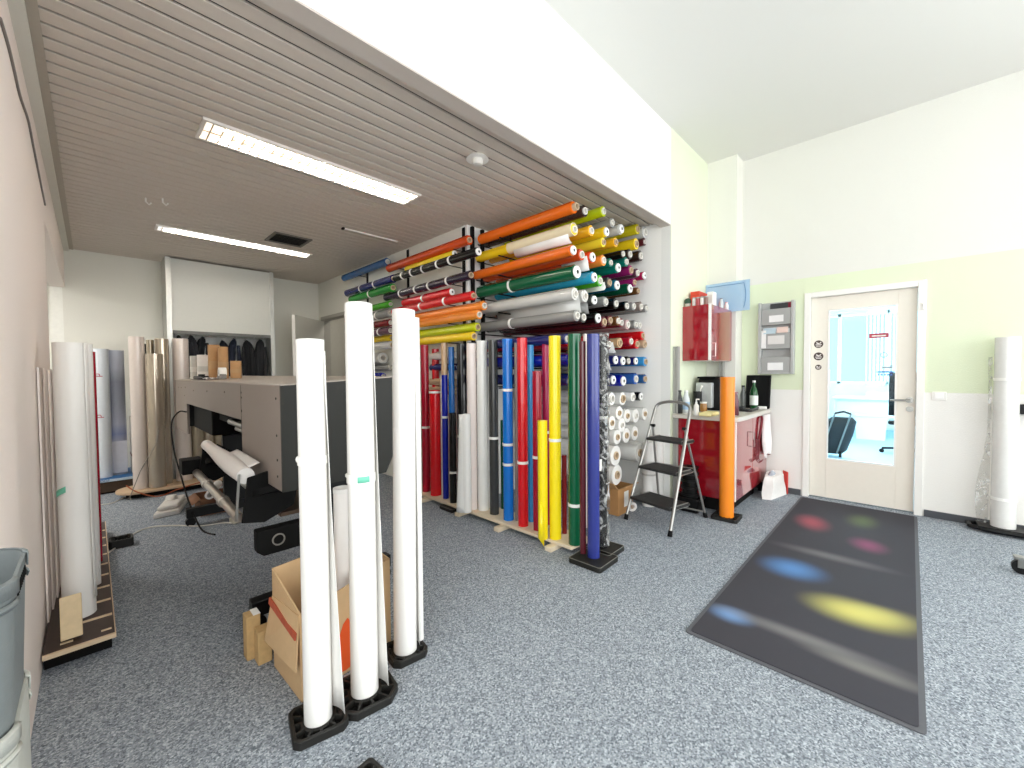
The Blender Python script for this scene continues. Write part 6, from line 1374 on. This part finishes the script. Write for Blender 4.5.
for k in range(6):
    cl = thing('black_reel', '%s black cable reel counted from the bottom in the crate stack' % ORD[k], 'reel', (3.875, 1.465, 0.02+0.066*k), 'reels stacked in the black crate')
    z0_ = 0.016+0.066*k
    obj('reel_winding', M().hollow((3.875,1.465,z0_+0.010), (3.875,1.465,z0_+0.052), 0.066, 0.03, 26), M_MATTE_BLACK, cl)
    obj('reel_flange', M().hollow((3.875,1.465,z0_), (3.875,1.465,z0_+0.010), 0.078, 0.03, 28), M_BLACK, cl); obj('reel_flange', M().hollow((3.875,1.465,z0_+0.052), (3.875,1.465,z0_+0.062), 0.078, 0.03, 28), M_BLACK, cl)
q = G(715, 507); mb_ = thing('metal_bowl', 'small shiny steel pet bowl on the floor by cupboard plinth', 'bowl', (4.02, 1.21, 0))
obj('bowl_shell', M().lathe((3.96, 1.19, 0.001), [(0.052,0),(0.062,0.01),(0.055,0.055),(0.058,0.058),(0.046,0.05),(0.040,0.014),(0.0001,0.012)], 26), mat('polished_steel', 'c9c9c8', 0.12, 0.95), mb_)
obj('rubber_ring', M().hollow((3.96,1.19,0.0005), (3.96,1.19,0.010), 0.066, 0.05, 26), M_BLACK, mb_)
bxp = thing('small_carton', 'open brown cardboard carton on the floor under the white rolls', 'box', (3.30, 2.05, 0))
q0, q1 = G(615, 520), G(631, 512)
x0, x1, y0, y1 = 3.26, 3.52, 1.86, 2.10
pnl = M()
panel(pnl, (x0,y0,0.001),(x1,y0,0.001),(x1,y0,0.24),(x0,y0,0.24)); panel(pnl, (x0,y1,0.001),(x1,y1,0.001),(x1,y1,0.24),(x0,y1,0.24)); panel(pnl, (x0,y0,0.001),(x0,y1,0.001),(x0,y1,0.24),(x0,y0,0.24)); panel(pnl, (x1,y0,0.001),(x1,y1,0.001),(x1,y1,0.24),(x1,y0,0.24)); panel(pnl, (x0,y0,0.004),(x1,y0,0.004),(x1,y1,0.004),(x0,y1,0.004))
obj('carton_walls', pnl, mat('carton_brown', 'b98a58', 0.8, var=0.08), bxp, smooth=False)
pf = M(); panel(pf, (x0,y0,0.24),(x0,y1,0.24),(x0-0.06,y1-0.01,0.30),(x0-0.06,y0+0.01,0.30)); panel(pf, (x0,y0,0.24),(x1,y0,0.24),(x1-0.01,y0-0.07,0.27),(x0+0.01,y0-0.07,0.27))
obj('flap', pf, mat('carton_brown2', 'c39868', 0.8, var=0.08), bxp, smooth=False)
obj('white_sticker', M().box(x0+0.10, x0+0.18, y0-0.0045, y0-0.0032, 0.06, 0.20), M_TAPE, bxp)
q = G(633, 513); tag(obj('short_roll', M().hollow((q.x+0.03, q.y+0.02, 0.045), (q.x+0.12, q.y+0.16, 0.045), 0.044, 0.02, 22), M_PAPER), 'short white roll end lying on the floor by the small carton', 'roll')
for k, (x, y, r, h, lab) in enumerate(((3.73, 1.795, 0.068, 0.62, 'white wrapped bundle standing behind ladder, left one'), (3.875, 1.78, 0.062, 0.66, 'white wrapped bundle standing behind ladder, right one'))):
    b_ = thing('white_bundle', lab, 'bundle', (x, y, 0), 'white bundles behind the ladder')
    obj('wrapping', M().grid([[(x+r*(1+0.05*_s(5*a+z*9+k))*_c(a)*s, y+r*(1+0.05*_s(4*a+z*7))*_s(a)*s, z) for a in [2*PI*i/24 for i in range(24)]] for z, s in ((0.002,.92),(0.05,1),(h*.5,.97),(h*.92,1.0),(h,.86))], True), M_WFILM, b_)
    obj('tie_band', M().hollow((x,y,h*0.5-0.008), (x,y,h*0.5+0.008), r*1.06, r*0.9, 24), mat('band_grey', 'c3c0ba', 0.6), b_)

# ------------------------------------------------------------------ the door mat with its printed colour patches
def mat_mat():
    m = bpy.data.materials.new('printed_door_mat'); m.use_nodes = True; nt = m.node_tree; b = nt.nodes['Principled BSDF']; b.inputs['Roughness'].default_value = 0.8; b.inputs['Specular IOR Level'].default_value = 0.2
    geo = nt.nodes.new('ShaderNodeTexCoord'); cur = None
    def blob(c, sx, sy, rot, col, amt, edge=1.0):
        nonlocal cur
        mp = nt.nodes.new('ShaderNodeMapping'); mp.vector_type = 'TEXTURE'
        mp.inputs['Location'].default_value = (c[0]-MO.x, c[1]-MO.y, 0); mp.inputs['Rotation'].default_value = (0, 0, rot); mp.inputs['Scale'].default_value = (sx, sy, 1)
        nt.links.new(geo.outputs['Object'], mp.inputs[0])
        sp_ = nt.nodes.new('ShaderNodeSeparateXYZ'); nt.links.new(mp.outputs[0], sp_.inputs[0])
        cb_ = nt.nodes.new('ShaderNodeCombineXYZ'); nt.links.new(sp_.outputs[0], cb_.inputs[0]); nt.links.new(sp_.outputs[1], cb_.inputs[1])
        ln = nt.nodes.new('ShaderNodeVectorMath'); ln.operation = 'LENGTH'; nt.links.new(cb_.outputs[0], ln.inputs[0])
        mr = nt.nodes.new('ShaderNodeMapRange'); mr.interpolation_type = 'SMOOTHSTEP'; mr.inputs['From Min'].default_value = 0.0; mr.inputs['From Max'].default_value = 1.45
        mr.inputs['To Min'].default_value = amt; mr.inputs['To Max'].default_value = 0; nt.links.new(ln.outputs['Value'], mr.inputs[0])
        mx = nt.nodes.new('ShaderNodeMix'); mx.data_type = 'RGBA'; nt.links.new(mr.outputs[0], mx.inputs[0]); mx.inputs[7].default_value = lin(col)
        if cur is None: mx.inputs[6].default_value = lin('403f45')
        else: nt.links.new(cur, mx.inputs[6])
        cur = mx.outputs[2]
    for px, py, sx, sy, rot, col, amt in ((812,522,.20,.11,0.2,'ad5560',.75),(862,521,.20,.10,0,'5f6b4a',.8),(868,545,.14,.10,0.2,'9a5577',.65),(792,568,.15,.16,0.1,'5c8cc6',.85),(856,612,.14,.20,0.1,'d6cf74',.85),(880,615,.10,.16,0.4,'d0cb78',.5),(731,614,.075,.10,0,'7aa0d2',.8),
                                      (830,556,.07,.30,0.0,'7d7b7d',.6),(800,636,.055,.36,0.0,'807e7e',.75),(865,668,.05,.22,0.0,'85837f',.7)):
        p = G(px, py, 0.012); blob((p.x, p.y), sx, sy, rot, col, amt)
    nt.links.new(cur, b.inputs['Base Color']); return m
c4 = [G(686,630,.008), G(928,737,.008), G(917,515,.008), G(800,497,.008)]
MX0, MX1, MYA, MYB = (c4[0].x+c4[1].x)/2, (c4[2].x+c4[3].x)/2-0.01, (c4[1].y+c4[2].y)/2, (c4[0].y+c4[3].y)/2
MX1 = min(MX1, XD-0.03)
MO = Vector(((MX0+MX1)/2, (MYA+MYB)/2, 0.001))
mm_ = thing('door_mat', 'long dark grey mat with blurred colour patches before the door', 'mat', MO)
pm_ = rrect(MO.x, MO.y, (MX1-MX0)/2, (MYB-MYA)/2, 0.02, 0)
obj('printed_pile', M().prism([(v[0], v[1]) for v in rrect(MO.x, MO.y, (MX1-MX0)/2-0.02, (MYB-MYA)/2-0.02, 0.015, 0)], 0.005, 0.010), mat_mat(), mm_)
obj('rubber_border', M().prism([(v[0], v[1]) for v in pm_], 0.001, 0.006), mat('mat_border', '5a5b60', 0.8), mm_)

# ------------------------------------------------------------------ daylight, camera
def area(name, loc, rot, sx, sy, e, col=(1,1,1)):
    l = bpy.data.lights.new(name, 'AREA'); l.shape = 'RECTANGLE'; l.size = sx; l.size_y = sy; l.energy = e; l.color = col
    o = bpy.data.objects.new(name, l); COL.objects.link(o); o.location = loc; o.rotation_euler = rot; return o
for i, (a, b) in enumerate(((-1.4, 0.6), (0.9, 2.7), (3.0, 4.8))):
    area('window_daylight', ((a+b)/2, YBACK-0.3, 1.85), (math.radians(90), 0, 0), b-a-0.1, 2.6, 40, (1.0, 0.995, 0.98))
area('street_fill', (XBACK-0.35, -1.1, 1.85), (math.radians(90), 0, math.radians(-90)), 3.6, 2.4, 72, (1.0, 0.995, 0.98))  # fill light added outside the unseen street side window
area('side_daylight', (XD+0.35, -2.2, 1.95), (math.radians(90), 0, math.radians(90)), 2.1, 2.4, 215, (1.0, 0.995, 0.98))
area('office_daylight', (NX+0.5, 0.8, 1.77), (math.radians(90), 0, math.radians(90)), 2.4, 1.5, 220, (0.93, 0.99, 1.0))
area('office_lamp', (8.2, 0.6, 2.85), (0, 0, 0), 2.5, 2.0, 95, (1.0, 1.0, 1.0))
area('side_room_lamp', (-1.2, 5.6, 2.42), (0, 0, 0), 1.0, 1.5, 35, (1.0, 0.97, 0.93))
area('corridor_lamp', (XS+0.6, 6.2, 2.58), (0, 0, 0), 0.3, 1.0, 5, (1.0, 0.95, 0.9))
w = bpy.data.worlds.new('World'); bpy.context.scene.world = w; w.use_nodes = True
nt = w.node_tree; bgn = nt.nodes['Background']
sky = nt.nodes.new('ShaderNodeTexSky'); sky.sky_type = 'HOSEK_WILKIE'; sky.turbidity = 6; sky.sun_direction = (0.3, -0.4, 0.85)
mxw = nt.nodes.new('ShaderNodeMix'); mxw.data_type = 'RGBA'; mxw.inputs[0].default_value = 0.75; mxw.inputs[7].default_value = (0.9, 0.97, 1.0, 1)
nt.links.new(sky.outputs[0], mxw.inputs[6]); nt.links.new(mxw.outputs[2], bgn.inputs[0]); bgn.inputs[1].default_value = 2.2
sc = bpy.context.scene
cam = bpy.data.cameras.new('Camera'); co = bpy.data.objects.new('Camera', cam); COL.objects.link(co)
cam.sensor_width = 36; cam.lens = 36*F/1024; cam.clip_start = 0.02
mt = Matrix((RT, UP, -FW)).transposed().to_4x4(); mt.translation = EYE; co.matrix_world = mt
sc.camera = co
sc.view_settings.view_transform = 'Standard'; sc.view_settings.look = 'None'; sc.view_settings.gamma = 1; sc.view_settings.use_curve_mapping = False
sc.view_settings.exposure = 0.27
sc.cycles.use_denoising = True
sc.cycles.max_bounces = 10; sc.cycles.diffuse_bounces = 6; sc.cycles.transparent_max_bounces = 24
